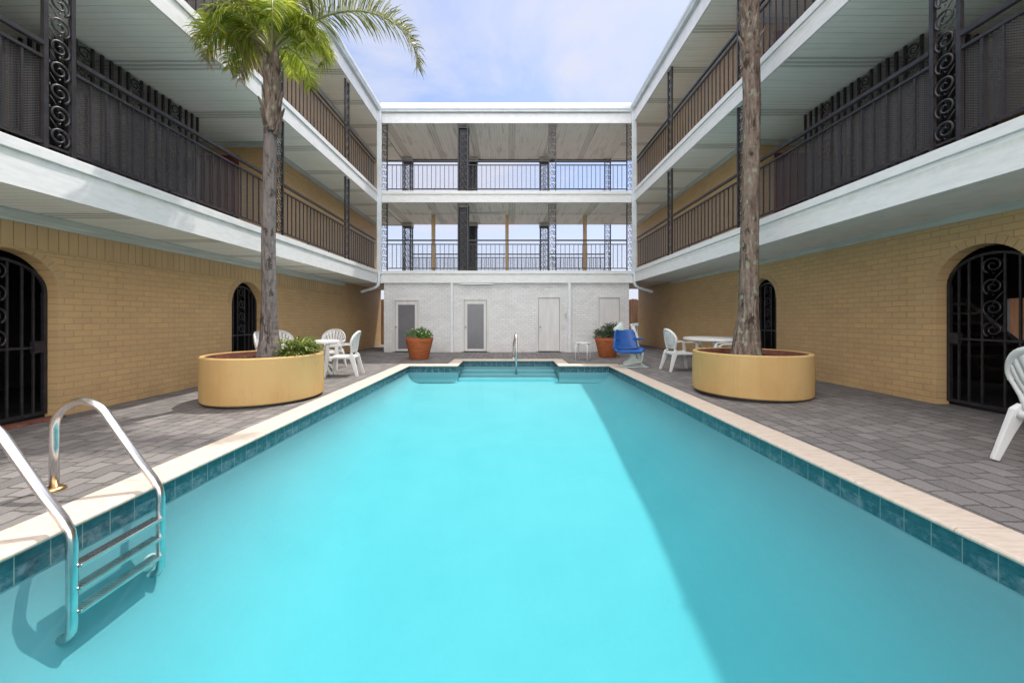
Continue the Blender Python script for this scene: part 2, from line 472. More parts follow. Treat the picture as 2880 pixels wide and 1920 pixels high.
w = bpy.data.worlds.new('World'); scene.world = w; w.use_nodes = True
nt = w.node_tree; nt.nodes.clear()
def wn(ty, **kw):
    n = nt.nodes.new(ty)
    for k, v in kw.items(): setattr(n, k, v)
    return n
out = wn('ShaderNodeOutputWorld'); bg = wn('ShaderNodeBackground'); bg.inputs[1].default_value = .13
sky = wn('ShaderNodeTexSky', sky_type='NISHITA'); sky.sun_disc = False
sky.sun_elevation = elev; sky.sun_rotation = rot; sky.altitude = 10; sky.air_density = 1.0; sky.dust_density = 1.5; sky.ozone_density = 1.0
tc = wn('ShaderNodeTexCoord'); mp = wn('ShaderNodeMapping'); mp.inputs['Scale'].default_value = (1.6, 2.2, 3.0); mp.inputs['Location'].default_value = (.35, .2, .1)
nz = wn('ShaderNodeTexNoise'); nz.inputs['Scale'].default_value = 1.3; nz.inputs['Detail'].default_value = 8; nz.inputs['Roughness'].default_value = .58; nz.inputs['Distortion'].default_value = .4
rp = wn('ShaderNodeValToRGB'); e = rp.color_ramp.elements; e[0].position = .40; e[0].color = (.10,.10,.10,1); e[1].position = .60; e[1].color = (.95,.95,.95,1)
mxs = wn('ShaderNodeMix', data_type='RGBA'); CLOUD = (2.6, 2.7, 3.2, 1); SKY_FILL_TOP = 3.7; SKY_FILL_BACK = 3.7; mxs.inputs[7].default_value = CLOUD
nt.links.new(tc.outputs['Generated'], mp.inputs[0]); nt.links.new(mp.outputs[0], nz.inputs['Vector']); nt.links.new(nz.outputs[0], rp.inputs[0])
sp = wn('ShaderNodeSeparateXYZ'); nt.links.new(tc.outputs['Generated'], sp.inputs[0])
def mr(sock, a, b, lo, hi):
    m = wn('ShaderNodeMapRange', interpolation_type='SMOOTHSTEP'); nt.links.new(sock, m.inputs[0])
    for i, v in enumerate((a, b, lo, hi)): m.inputs[i+1].default_value = v
    return m.outputs[0]
ga = mr(sp.outputs[2], .66, .95, 0, SKY_FILL_TOP); gb = mr(sp.outputs[1], .25, -.5, 0, SKY_FILL_BACK)  # extra sky brightness added overhead and behind the camera to lift the shade
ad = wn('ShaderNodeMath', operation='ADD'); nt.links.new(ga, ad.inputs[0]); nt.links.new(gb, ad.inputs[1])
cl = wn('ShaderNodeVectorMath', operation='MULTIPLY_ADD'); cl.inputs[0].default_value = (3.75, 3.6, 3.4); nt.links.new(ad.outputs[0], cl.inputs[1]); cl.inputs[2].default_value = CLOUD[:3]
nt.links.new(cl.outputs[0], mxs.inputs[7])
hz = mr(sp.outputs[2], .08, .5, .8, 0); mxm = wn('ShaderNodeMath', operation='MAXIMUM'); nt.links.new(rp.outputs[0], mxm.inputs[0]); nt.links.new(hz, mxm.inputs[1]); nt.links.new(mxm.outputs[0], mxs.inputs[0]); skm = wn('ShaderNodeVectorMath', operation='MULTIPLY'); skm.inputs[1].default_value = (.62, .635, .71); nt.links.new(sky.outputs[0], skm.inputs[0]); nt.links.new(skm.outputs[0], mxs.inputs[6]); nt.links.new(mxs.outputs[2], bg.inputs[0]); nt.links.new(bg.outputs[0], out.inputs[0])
scene.view_settings.view_transform = 'Standard'; scene.view_settings.look = 'None'; scene.view_settings.exposure = 1.2; scene.view_settings.gamma = 1

# ------------------------------------------------------------------ ground and deck
PX = 2.56; PY0 = .28; PY1 = 9.65; AX0 = -1.31; AX1 = 1.28; AY = 10.85
POLY = [(-PX,PY0),(PX,PY0),(PX,PY1),(AX1,PY1),(AX1,AY),(AX0,AY),(AX0,PY1),(-PX,PY1)]
CONV = [1,1,1,-1,1,1,-1,1]
def offs(o):
    P = POLY; n = len(P); res = []
    for i in range(n):
        a, b, c = P[i-1], P[i], P[(i+1) % n]
        d1 = ((b[0]-a[0]), (b[1]-a[1])); d2 = ((c[0]-b[0]), (c[1]-b[1]))
        def nrm(d):
            l = math.hypot(*d); return (d[1]/l, -d[0]/l)
        n1, n2 = nrm(d1), nrm(d2)
        res.append((b[0] + (n1[0]+n2[0])*o, b[1] + (n1[1]+n2[1])*o))
    return res
CW = .31
def gz(x, y):
    return .09*min(1, max(0, (x-2.9)/2.7)) + .04*min(1, max(0, (y-11.2)/1.8))
DX, DY0, DY1 = 9.0, -6.0, 19.5
g = MB()
for (x0,x1,y0,y1) in ((-900,900,-900,DY0),(-900,900,DY1,900),(-900,-DX,DY0,DY1),(DX,900,DY0,DY1)):
    g.quad((x0,y0,-.02),(x1,y0,-.02),(x1,y1,-.02),(x0,y1,-.02))
tag(obj('ground', g, M['ground']), kind='structure')
O = offs(CW - .01)
xs = [-DX, -5.6, O[0][0], AX0-CW+.01, AX1+CW-.01, O[1][0], 4.2, 5.6, DX]
ys = [DY0, O[0][1], 5.0, O[2][1], AY+CW-.01, 13.0, DY1]
d = MB()
def in_pool(x, y):
    return (O[0][0] < x < O[1][0] and O[0][1] < y < O[2][1]) or (AX0-CW < x < AX1+CW and PY1 < y < AY+CW-.01)
for i in range(len(xs)-1):
    for j in range(len(ys)-1):
        if in_pool((xs[i]+xs[i+1])/2, (ys[j]+ys[j+1])/2): continue
        d.add([(a, b, gz(a,b)-.006) for a, b in ((xs[i],ys[j]),(xs[i+1],ys[j]),(xs[i+1],ys[j+1]),(xs[i],ys[j+1]))], [(0,1,2,3)])
tag(obj('pool_deck', d, M['paver']), kind='structure')

# ------------------------------------------------------------------ pool
WZ = -.192
pool = thing('swimming_pool', 'long turquoise swimming pool with cream stone coping, teal tile band and entry steps', 'swimming pool', (0,0,0))
c = MB(); prof = [(CW,-.035),(CW,0),(.022,0),(.008,-.005),(.001,-.014),(.001,-.022),(.006,-.03),(.02,-.035)]
n = len(POLY)
for i in range(n):
    a, b = Vector(POLY[i]), Vector(POLY[(i+1) % n]); L = (b-a).length; dr = (b-a)/L; nr = Vector((dr.y, -dr.x))
    k = max(1, round(L/.62)); cuts = [L*q/k for q in range(k+1)]
    for q in range(k):
        s0, s1 = cuts[q], cuts[q+1]
        m0 = -CONV[i] if q == 0 else 0; m1 = CONV[(i+1) % n] if q == k-1 else 0
        g0, g1 = s0 + (.002), s1 - (.002)
        dz = rnd.uniform(-.0015, .0015)
        vs = []
        for s, mm in ((g0, m0), (g1, m1)):
            for o, z in prof:
                p = a + dr*(s + mm*o) + nr*o
                vs.append((p.x, p.y, z+dz))
        m = len(prof)
        fs = [tuple(range(m)), tuple(range(2*m-1, m-1, -1))] + [(r, (r+1) % m, m+(r+1) % m, m+r) for r in range(m)]
        c.add(vs, fs)
obj('coping', c, M['coping'], pool)
gr = MB()
oi, oo = offs(.03), offs(CW-.012)
for i in range(n):
    j = (i+1) % n
    gr.quad((*oi[i],-.0045),(*oi[j],-.0045),(*oo[j],-.0045),(*oo[i],-.0045))
obj('coping_grout', gr, M['trim'], pool)
tb = MB(); ot = offs(.02)
for i in range(n):
    j = (i+1) % n
    tb.quad((*ot[i],-.186),(*ot[j],-.186),(*ot[j],-.03),(*ot[i],-.03))
obj('tile_band', tb, M['tile'], pool)
# basin : apparent depth profile (shallow at the steps, deep towards the camera)
def depth(y):
    pts = [(.2,1.45),(2.2,1.42),(2.75,1.34),(4.3,.94),(5.5,.77),(6.5,.6),(8.0,.4),(9.7,.24)]
    for (a, da), (b, db) in zip(pts, pts[1:]):
        if y <= b: return da + (db-da)*max(0, (y-a))/(b-a)
    return pts[-1][1]
bs = MB(); XW = PX+.024; YS = [PY0-.024 + (PY1-PY0+.048)*k/44 for k in range(45)]
nc = 14
def section(y):
    D = WZ - depth(y); dd = depth(y); rx = min(1.4, dd*1.0+.06); rz_ = dd*.94; pts = [(XW, -.176), (XW, D+rz_)]
    for k in range(1, nc):
        a = math.pi/2*k/(nc-1); pts.append((XW - rx + rx*max(0,math.cos(a))**1.15, D + rz_ - rz_*math.sin(a)**1.15))
    half = pts + [(XW*.35, D)]
    return half + [(-x, z) for x, z in reversed(half)]
rows = [[(x, y, z) for x, z in section(y)] for y in YS]
m = len(rows[0]); vs = [p for r in rows for p in r]; fs = []
for i in range(len(rows)-1):
    for k in range(m-1): fs.append((i*m+k, i*m+k+1, (i+1)*m+k+1, (i+1)*m+k))
fs.append(tuple(range(m)))
bs.add(vs, fs)
ye = YS[-1]; D = WZ - depth(ye)
# far end walls either side of the alcove, cove at their foot
for x0, x1 in ((-XW, AX0-.024), (AX1+.024, XW)):
    st = [(ye, -.176), (ye, D+.1)] + [(ye-.1+.1*math.cos(math.pi/2*k/5), D+.1-.1*math.sin(math.pi/2*k/5)) for k in range(1,6)]
    for (ya, za), (yb, zb) in zip(st, st[1:]):
        bs.quad((x0,ya,za),(x1,ya,za),(x1,yb,zb),(x0,yb,zb))
x0, x1, y1 = AX0-.024, AX1+.024, AY+.024
for a, b in (((x0,ye),(x0,y1)),((x0,y1),(x1,y1)),((x1,y1),(x1,ye))):
    bs.quad((*a,-.176),(*b,-.176),(*b,D-.1),(*a,D-.1))
obj('basin', bs, M['plaster'], pool, smooth=True, sharp=35)
stp = MB()
for (ya, yb, z) in ((10.46, y1, WZ-.06), (10.13, y1, WZ-.128), (9.77, y1, WZ-.178)):
    stp.box(x0+.001*ya, x1-.001*ya, ya, yb-.002*ya, D-.05-.002*ya, z)
obj('entry_steps', stp, M['plaster'], pool, bevel=.012)
rf = MB(); rf.lathe([(.02,0),(.05,0),(.055,.012),(.035,.02),(.02,.02)], 20)
ro = obj('return_fitting', rf, M['plastic'], pool, loc=(-XW+.06, 2.62, -.50)); ro.rotation_euler = (0, R(90), 0)
# water body
wm = MB(); ow = offs(.05); nW = len(ow)
vs = [(x, y, WZ) for x, y in ow] + [(x, y, -2.3) for x, y in ow]
wm.add(vs, [tuple(range(nW)), tuple(range(2*nW-1, nW-1, -1))] + [(k, (k+1) % nW, nW+(k+1) % nW, nW+k) for k in range(nW)])
tag(obj('water', wm, M['water']), kind='structure')

# ladder
lad = thing('pool_ladder', 'shiny steel pool ladder with two hooped rails and three treads', 'pool ladder', (0,0,0))
def arc(c, r, a0, a1, k):
    return [(c[0]+r*math.cos(R(a0+(a1-a0)*q/k)), c[1]+r*math.sin(R(a0+(a1-a0)*q/k))) for q in range(k+1)]
def ladder_rail(y):
    p = [(-3.20,-.004),(-3.20,.30)]
    p += arc((-3.0,.42), .20, 180, 38, 14)
    p += [(-2.60,.20),(-2.50,.075),(-2.462,.01),(-2.45,-.06)]
    p += [(-2.45,-.3),(-2.45,-.50)] + [(-2.452,-.55),(-2.475,-.585),(-2.52,-.60),(-2.575,-.60)]
    q = MB(); q.tube([(x, y, z) for x, z in p], .0255, 16, side=(0,1,0)); return q
for y in (2.10, 2.635):
    rl = obj('rail', ladder_rail(y), M['steel'], lad, smooth=True)
    fl = MB(); fl.lathe([(.03,.022),(.045,.02),(.06,.008),(.062,-.004)], 24)
    obj('flange', fl, M['brass'], rl, loc=(-3.20, y, 0), smooth=True)
for z in (-.195, -.325, -.455):
    tm = MB(); tm.box(-2.492, -2.412, 2.115, 2.62, z-.010, z+.010)
    tr = obj('tread', tm, M['steel'], lad, bevel=.005)
    gm = MB()
    for k in range(34):
        gm.box(-2.485, -2.419, 2.13+k*.0142, 2.136+k*.0142, z+.0105, z+.0135)
    obj('grip', gm, M['steel'], tr)
# stair handrail in the alcove
hr = thing('pool_handrail', 'single looped steel handrail standing at the pool entry steps', 'handrail', (0,0,0))
p = [(10.2, WZ-.12),(10.2,.3)] + [(10.2+.02, .5)] + arc((10.44,.56), .22, 180, 60, 10) + [(11.2,.45)] + [(11.26,.35),(11.28,.2),(11.28,-.004)]
q = MB(); q.tube([(.205-.06*(y-10.2), y, z) for y, z in p], .027, 12, side=(1,0,0)); obj('rail', q, M['steel'], hr, smooth=True)
fl = MB(); fl.lathe([(.03,.02),(.055,.008),(.06,-.004)], 20); obj('flange', fl, M['steel'], hr, loc=(.14,11.28,0), smooth=True)

# ------------------------------------------------------------------ ironwork shared meshes
def spiral(mb, cx, cz, flip, r0=.088, r=.0102, y=0.0):
    pts = []
    N = 30
    for k in range(N+1):
        u = k/N; a = R(-60 + 560*u); q = r0*(1-u)**.85 + .014
        pts.append((cx + flip*q*math.cos(a), y, cz + q*math.sin(a)))
    mb.tube(pts, [r*(1.25-.5*k/N) for k in range(N+1)], 5, side=(0,1,0))
def scroll_mesh(h, width=.18, name='scrollwork'):
    mb = MB(); k = max(1, round(h/.228)); st = h/k
    s = width/.18
    for i in range(k):
        cz = st*(i+.5); fl = 1 if i % 2 == 0 else 1
        spiral(mb, .006*fl, cz, fl, .083*s)
        # link to the next motif
        if i < k-1:
            mb.tube([(fl*(.06*s), 0, cz-.066*s), (fl*-.02*s, 0, cz+st*.5-.02), (fl*-.078*s, 0, cz+st*.72)][::1], .006, 4, side=(0,1,0))
        for a in (25, 150, 265):
            x, z = .006*fl + fl*.09*s*math.cos(R(a)), cz + .09*s*math.sin(R(a))
            mb.tube([(x,0,z),(x+fl*.012*math.cos(R(a+60)),0,z+.016*math.sin(R(a+60))),(x+fl*.02*math.cos(R(a+110)),0,z+.018)], [.007,.006,.002], 4, side=(0,1,0))
    return mb.mesh(name, True)
COLH = 2.352
post_mb = MB()
for sx in (-1, 1): post_mb.box(sx*.118-.019, sx*.118+.019, -.019, .019, 0, COLH)
post_mb.box(-.10, .10, -.012, .012, .07, .085)
POSTS = post_mb.mesh('iron_column'); POSTS.materials.append(M['iron'])
SCROLL = scroll_mesh(COLH-.09); SCROLL.materials.append(M['iron'])
def column(parent, x, y, z, rz):
    o = obj('iron_column', POSTS, None, parent, (x, y, z), rz)
    obj('scrollwork', SCROLL, None, o, (0, 0, .088), 0)
    return o
bxm = MB(); bxm.box(-.118, .118, -.118, .118, 0, COLH-.15); BOXCORE = bxm.mesh('column_core'); BOXCORE.materials.append(M['iron'])
bpm = MB()
for sx in (-1, 1):
    for sy in (-1, 1): bpm.box(sx*.165-.02, sx*.165+.02, sy*.165-.02, sy*.165+.02, 0, COLH)
bpm.box(-.19, .19, -.19, .19, COLH-.16, COLH-.13); BOXPOST = bpm.mesh('box_column'); BOXPOST.materials.append(M['iron'])
capm = MB(); capm.box(-.21, .21, -.21, .21, COLH-.128, COLH); CAPM = capm.mesh('column_cap'); CAPM.materials.append(M['trim'])
SCROLLW = scroll_mesh(COLH-.26, .26); SCROLLW.materials.append(M['iron'])
def boxcolumn(parent, x, y, z, core=False, cap=True):
    o = obj('box_column', BOXPOST, None, parent, (x, y, z))
    if cap: obj('column_cap', CAPM, None, o)
    if core: obj('column_core', BOXCORE, None, o)
    for k in range(4):
        a = k*math.pi/2
        obj('scrollwork', SCROLLW, None, o, (.165*math.sin(a), -.165*math.cos(a), .06), a)
    return o

def railing(parent, axis, const, a0, a1, z, matmesh, inward, far=False):
    """one bay of railing along axis 'X' or 'Y'"""
    mb = MB()
    def bx(s0, s1, t, z0, z1):
        if axis == 'Y': mb.box(const-t, const+t, s0, s1, z0, z1)
        else: mb.box(s0, s1, const-t, const+t, z0, z1)
    bx(a0, a1, .024, z+1.045, z+1.09)
    bx(a0, a1, .015, z+.915, z+.945)
    bx(a0, a1, .016, z+.075, z+.105)
    k = max(2, round((a1-a0)/.152))
    for i in range(1, k):
        s = a0 + (a1-a0)*i/k
        bx(s-.008, s+.008, .008, z+.105, z+.915)
    for s in (a0+(a1-a0)*.33, a0+(a1-a0)*.67): bx(s-.009, s+.009, .009, z, z+.075)
    o = obj('railing', mb, M['iron'], parent)
    mm = MB(); c2 = const + inward*.022
    if axis == 'Y': mm.quad((c2,a0,z+.09),(c2,a1,z+.09),(c2,a1,z+.93),(c2,a0,z+.93))
    else: mm.quad((a0,c2,z+.09),(a1,c2,z+.09),(a1,c2,z+.93),(a0,c2,z+.93))
    obj('mesh_panel', mm, matmesh, o, recalc=False)
    return o

# gate, local: plane XZ, width 2*hw, base z=0
def gate_mesh(hw, zs, zp):
    mb = MB(); r = hw
    for s in (-1, 1): mb.box(s*hw-.035 if s > 0 else -hw, hw if s > 0 else -hw+.035, -.02, .02, .03, zs)
    A = [(hw*.98*math.cos(R(180-180*k/16)), 0, zs + (zp-zs)*math.sin(R(180-180*k/16))) for k in range(17)]
    mb.bar(A, .03, .03, (0,1,0))
    mb.box(-hw, hw, -.015, .015, .03, .065); mb.box(-hw, hw, -.012, .012, .83, .855)
    for x in (-.34, -.235, -.105, .105, .235, .34):
        if abs(x) < hw-.06:
            top = zs + (zp-zs)*math.sqrt(max(0, 1-(x/hw)**2))
            mb.box(x-.009, x+.009, -.009, .009, .06, top-.01)
    mb.box(hw-.13, hw-.04, -.03, .03, .78, .92)
    return mb

def arch_wall(s, X, y0, y1, z1, arches, zg, thick=.17):
    """brick wall face in plane x = s*X with arched openings; reveals go outwards (away from court)"""
    mb = MB(); xf = s*X; xb = s*(X+thick)
    def q(a, b, c_, d_): mb.quad(*[(p[2] if len(p) == 3 else xf, p[0], p[1]) for p in (a, b, c_, d_)])
    cur = y0; zb = -.05
    for (yc, r, zs) in arches:
        q((cur, zb), (yc-r, zb), (yc-r, z1), (cur, z1))
        N = 20
        arcp = [(yc - r*math.cos(math.pi*k/N), zs + r*math.sin(math.pi*k/N)) for k in range(N+1)]
        for (ya, za), (yb, zb2) in zip(arcp, arcp[1:]):
            q((ya, za), (yb, zb2), (yb, z1), (ya, z1))
            q((ya, za), (yb, zb2), (yb, zb2, xb), (ya, za, xb))
        for yy in (yc-r, yc+r): q((yy, zb), (yy, zs), (yy, zs, xb), (yy, zb, xb))
        cur = yc + r
    q((cur, zb), (y1, zb), (y1, z1), (cur, z1))
    q((y1, zb), (y1, z1), (y1, z1, xb), (y1, zb, xb))
    return mb

YA, YB = -1.5, 16.2
BY = 13.0                                    # front of the cross gallery
def wing(s, P):
    t = thing('hotel_wing', P['label'], 'building', (0,0,0))
    Xf, Xw, Xr, Xs, dz, yg = P['Xf'], P['Xw'], P['Xr'], P['Xs'], P['dz'], P['yg']
    zsof = P['zsof']; ztr = P['ztrim']
    XO = 8.6
    def bx(mb, xa, xb, *a): mb.box(s*xa, s*xb, *a)
    # ground storey wall
    obj('ground_wall', arch_wall(s, Xw, YA, YB, zsof, [(yc, P['r'], P['zs']) for yc in P['arch']], yg), M['tanY'], t, recalc=True)
    tb = MB(); bx(tb, Xw-.03, Xw+.05, YA, BY-.02 if s > 0 else 12.6, ztr, zsof-.001); obj('wall_trim', tb, M['trim'], t, bevel=.004)
    if s < 0:
        sc = MB(); y = YA; k = 0
        while y < 12.4:
            sc.box(s*(Xw+.02), s*(Xw-.012-.003*rnd.random()), y+.0035, y+.1015, ztr-.275, ztr-.001); y += .105
        obj('soldier_course', sc, M['tanboard'], t)
        lg = MB(); lg.box(s*(Xw+.02), s*(Xw-.02), YA, 12.4, ztr-.30, ztr-.277); obj('brick_ledge', lg, M['tanboard'], t, bevel=.006)
    for yc in P['arch']:
        ring = MB(); N = 17
        for k in range(N):
            a0, a1 = math.pi*(k+.04)/N, math.pi*(k+.96)/N
            ro, ri = P['r']+.10, P['r']+.001
            pts = []
            for j in range(3):
                a = a0+(a1-a0)*j/2; pts.append((yc-ro*math.cos(a), P['zs']+ro*math.sin(a)))
            for j in range(2, -1, -1):
                a = a0+(a1-a0)*j/2; pts.append((yc-ri*math.cos(a), P['zs']+ri*math.sin(a)))
            ring.prism(pts, 'x', s*(Xw-.006-.002*rnd.random()), s*(Xw+.03))
        obj('arch_ring', ring, M['tanboard'], t)
        gm = gate_mesh(P['r']-.005, P['zs']-yg, P['r']*.76+P['zs']-yg)
        go = obj('gate', gm, M['iron'], t, (s*(Xw+.15), yc, yg+.01), math.pi/2)
        gs = MB(); SG = scroll_mesh(1.02, .19); SG.materials.append(M['iron'])
        obj('scrollwork', SG, None, go, (0, 0, .845), 0)
        si = MB()
        for k in range(4):
            w_ = 2*P['r']/4
            bx(si, Xw-.10, Xw+.05, yc-P['r']+k*w_+.004, yc-P['r']+(k+1)*w_-.004, yg-.02, yg+.022)
        if s < 0: obj('brick_sill', si, M['redbrick'], t, bevel=.004)
    # ground storey interior, its gloom painted in as near-black walls
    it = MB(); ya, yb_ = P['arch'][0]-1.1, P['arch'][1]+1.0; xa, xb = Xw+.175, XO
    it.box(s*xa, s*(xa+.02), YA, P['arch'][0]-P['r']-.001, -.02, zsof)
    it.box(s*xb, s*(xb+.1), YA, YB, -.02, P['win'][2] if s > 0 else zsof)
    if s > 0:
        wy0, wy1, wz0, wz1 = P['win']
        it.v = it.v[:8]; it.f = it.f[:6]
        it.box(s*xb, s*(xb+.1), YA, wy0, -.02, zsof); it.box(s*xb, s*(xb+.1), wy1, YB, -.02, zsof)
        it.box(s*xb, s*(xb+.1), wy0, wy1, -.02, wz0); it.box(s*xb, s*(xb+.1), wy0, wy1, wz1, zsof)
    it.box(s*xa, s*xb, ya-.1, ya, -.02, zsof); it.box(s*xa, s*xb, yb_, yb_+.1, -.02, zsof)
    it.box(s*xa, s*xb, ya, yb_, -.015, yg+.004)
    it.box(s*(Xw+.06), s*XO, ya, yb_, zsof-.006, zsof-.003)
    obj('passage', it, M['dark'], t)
    if s > 0:
        stg = MB()
        stg.prism([(5.5,.35),(6.9,1.75),(6.9,1.5),(5.75,.35)], 'x', 8.1, 8.2)
        for k in range(8): stg.box(7.3, 8.15, 5.6+k*.17, 5.82+k*.17, .42+k*.17, .46+k*.17)
        obj('back_stair', stg, M['darkwood'], t)
    # slabs
    zb = [2.42+dz, 5.21+dz]; zt = [2.86+dz, 5.62+dz]
    for k in range(2):
        sb = MB()
        ye_ = BY+.01
        bx(sb, Xf, XO, YA, YB, zb[k]+.012 if k else zb[k]+.012, zt[k]-.115)
        bx(sb, Xf+.004, XO-.01, YA+.01, YB-.01, zt[k]-.115, zt[k]-.004)
        o = obj('balcony_slab', sb, M['fascia'], t)
        fb = MB(); bx(fb, Xf-.03, Xf, YA, BY-.001, zb[k], zt[k]-.115); obj('fascia_board', fb, M['fascia'], o)
        cb = MB(); bx(cb, Xf-.052, Xf, YA, BY-.002, zt[k]-.114, zt[k]); obj('kerb', cb, M['fascia'], o, bevel=.008)
        sf = MB()
        if k == 0: bx(sf, Xf, Xw-.001, YA, YB, zsof, zsof+.008)
        else: bx(sf, Xf, XO-.02, YA, YB, zb[k]+.002, zb[k]+.010)
        obj('soffit', sf, M['softY'], o)
        fl = MB(); bx(fl, Xf+.02, XO-.02, YA+.02, YB-.02, zt[k]-.003, zt[k]+.002); obj('gallery_floor', fl, M['floor'], o)
    if zsof > zb[0]+.013:
        pass
    # roof
    rb = MB(); z0 = 7.97+dz
    bx(rb, Xf, XO+.4, YA, YB, z0+.012, 8.62+dz)
    ro_ = obj('roof', rb, M['white'], t)
    fb = MB(); bx(fb, Xf-.03, Xf, YA, BY-.001, z0, 8.40+dz); obj('fascia_board', fb, M['white'], ro_)
    sf = MB(); bx(sf, Xf, XO, YA, YB, z0+.002, z0+.010); obj('soffit', sf, M['softY'], ro_)
    gm = MB(); gp = [(Xf-.031,8.36),(Xf-.12,8.36),(Xf-.135,8.40),(Xf-.165,8.44),(Xf-.17,8.50),(Xf-.15,8.50),(Xf-.145,8.45),(Xf-.115,8.41),(Xf-.031,8.41)]
    gm.prism([(s*a, b+dz) for a, b in gp], 'y', YA, BY-.12); obj('gutter', gm, M['gutter'], ro_)
    re = MB(); bx(re, Xf-.10, Xf-.001, YA, BY-.03, 8.54+dz, 8.63+dz); obj('roof_edge', re, M['white'], ro_)
    # columns and railings
    Xc = Xf+.055
    for k in range(2):
        cy = P['cols']
        for yy in cy: column(t, s*Xc, yy, zt[k], math.pi/2)
        ends = [YA] + [v for yy in cy for v in (yy-.14, yy+.14)] + [BY-.10]
        for a, b in zip(ends[0::2], ends[1::2]):
            railing(t, 'Y', s*Xc, a, b, zt[k], M['meshY'], s)
    # upper room walls
    for k in range(2):
        zc = (zb[1] if k == 0 else z0)
        def wq(nm, mat, x0_, y0_, x1_, y1_, par):
            m_ = MB(); m_.quad((s*x0_,y0_,zt[k]),(s*x1_,y1_,zt[k]),(s*x1_,y1_,zc),(s*x0_,y0_,zc))
            return obj(nm, m_, mat, par, recalc=False)
        o = wq('room_wall', M['tanY'], Xr, 8.5, Xr, YB, t)
        wq('room_wall', M['tanY'], Xr, YA, Xr, 3.9, t)
        wq('room_wall', M['tanY'], XO-.3, 3.0, XO-.3, 9.0, t)
        wq('end_wall', M['tanX'], Xr, 8.5, XO-.2, 8.5, o)
        wq('end_wall', M['tanX'], Xr, 3.9, XO-.2, 3.9, o)
        tm = MB()
        bx(tm, Xr-.03, Xr-.001, 8.468, YB, zc-.13, zc+.001); bx(tm, Xr-.001, XO-.25, 8.468, 8.498, zc-.13, zc+.001)
        obj('wall_trim', tm, M['trim'], o)
        dm = MB(); bx(dm, Xr+.55, Xr+1.45, 8.46, 8.495, zt[k]+.01, zt[k]+2.03); obj('door', dm, M['reddoor'], o)
    # stair screen on the first gallery
    sm = MB(); zf, zc = zt[0], zb[1]-.03
    def bar_at(x, y, r=.016): sm.box(s*x-r, s*x+r, y-r, y+r, zf, zc)
    ysc0, ysc1 = 5.32, 7.4
    k = 0; y = ysc0; scr = []
    while y < ysc1+.01:
        bar_at(Xs, y); y += .13 if k % 5 else .22
        if k % 5 == 0: scr.append(y-.11)
        k += 1
    x = Xs+.13
    while x < Xs+1.1: bar_at(x, ysc0); x += .13
    bx(sm, Xs-.014, Xs+.014, ysc0, ysc1, zf+.05, zf+.08); bx(sm, Xs-.014, Xs+.014, ysc0, ysc1, zf+1.0, zf+1.03); bx(sm, Xs-.014, Xs+.014, ysc0, ysc1, zc-.55, zc-.52)
    so_ = obj('stair_screen', sm, M['iron'], t)
    SS = scroll_mesh(zc-zf-.1, .18); SS.materials.append(M['iron'])
    for yy in scr: obj('scrollwork', SS, None, so_, (s*Xs, yy, zf+.08), math.pi/2)
    mp_ = MB(); mp_.quad((s*(Xs+.02),ysc0,zf+.05),(s*(Xs+.02),ysc1,zf+.05),(s*(Xs+.02),ysc1,zc),(s*(Xs+.02),ysc0,zc)); obj('mesh_panel', mp_, M['meshY'], so_, recalc=False)
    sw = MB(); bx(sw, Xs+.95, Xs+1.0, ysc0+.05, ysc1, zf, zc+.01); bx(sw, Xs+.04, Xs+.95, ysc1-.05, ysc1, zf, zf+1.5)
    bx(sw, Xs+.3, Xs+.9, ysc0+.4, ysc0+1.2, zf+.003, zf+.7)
    obj('stairwell', sw, M['dark'], t)  # near-black core added so the space behind the screen looks unlit
    return t

LW = wing(-1, dict(label='three-storey wing with tan brick ground floor and sunlit white galleries, behind the leafy palm', Xf=4.56, Xw=5.53, Xr=5.57, Xs=6.16, dz=0.0, yg=0.0, zsof=2.428, ztrim=2.285,
     arch=(4.13, 7.94), r=.468, zs=1.51, cols=(3.84, 7.52, 10.68)))
RW = wing(1, dict(label='three-storey wing with tan brick ground floor and shaded white galleries, behind the bare palm trunk', Xf=4.37, Xw=5.60, Xr=5.46, Xs=5.87, dz=.05, yg=.09, zsof=2.535, ztrim=2.40,
     arch=(4.44, 8.30), r=.465, zs=1.62, cols=(3.79, 7.1, 10.27), win=(6.05, 6.5, .85, 1.55)))

# ------------------------------------------------------------------ cross gallery at the back
bk = thing('hotel_wing', 'open cross gallery over a white brick service wall beyond the far end of the pool', 'building', (0,0,0))
XL, XRr = -4.53, 4.34; YF = 16.1
for k, (zb, zt) in enumerate(((2.44, 2.865), (5.235, 5.63))):
    sb = MB(); sb.box(XL+.002, XRr-.002, BY+.03, YF, zb+.012, zt-.115); sb.box(XL+.002, XRr-.002, BY+.034, YF-.01, zt-.115, zt-.004)
    o = obj('balcony_slab', sb, M['fascia'], bk)
    fb = MB(); fb.box(XL+.03, XRr-.03, BY, BY+.03, zb, zt-.115); obj('fascia_board', fb, M['fascia'], o)
    kb = MB(); kb.box(XL+.05, XRr-.05, BY-.02, BY+.03, zt-.114, zt); obj('kerb', kb, M['fascia'], o, bevel=.006)
    sf = MB(); sf.box(XL+.003, XRr-.003, BY+.03, YF, zb+.002, zb+.010); obj('soffit', sf, M['softX'], o)
    fl = MB(); fl.box(XL+.02, XRr-.02, BY+.04, YF-.02, zt-.003, zt+.002); obj('gallery_floor', fl, M['floor'], o)
rb = MB(); rb.box(XL+.002, XRr-.002, BY+.03, YF, 8.0, 8.64); rf_ = obj('roof', rb, M['white'], bk)
fb = MB(); fb.box(XL+.03, XRr-.03, BY, BY+.03, 7.985, 8.35); obj('fascia_board', fb, M['white'], rf_)
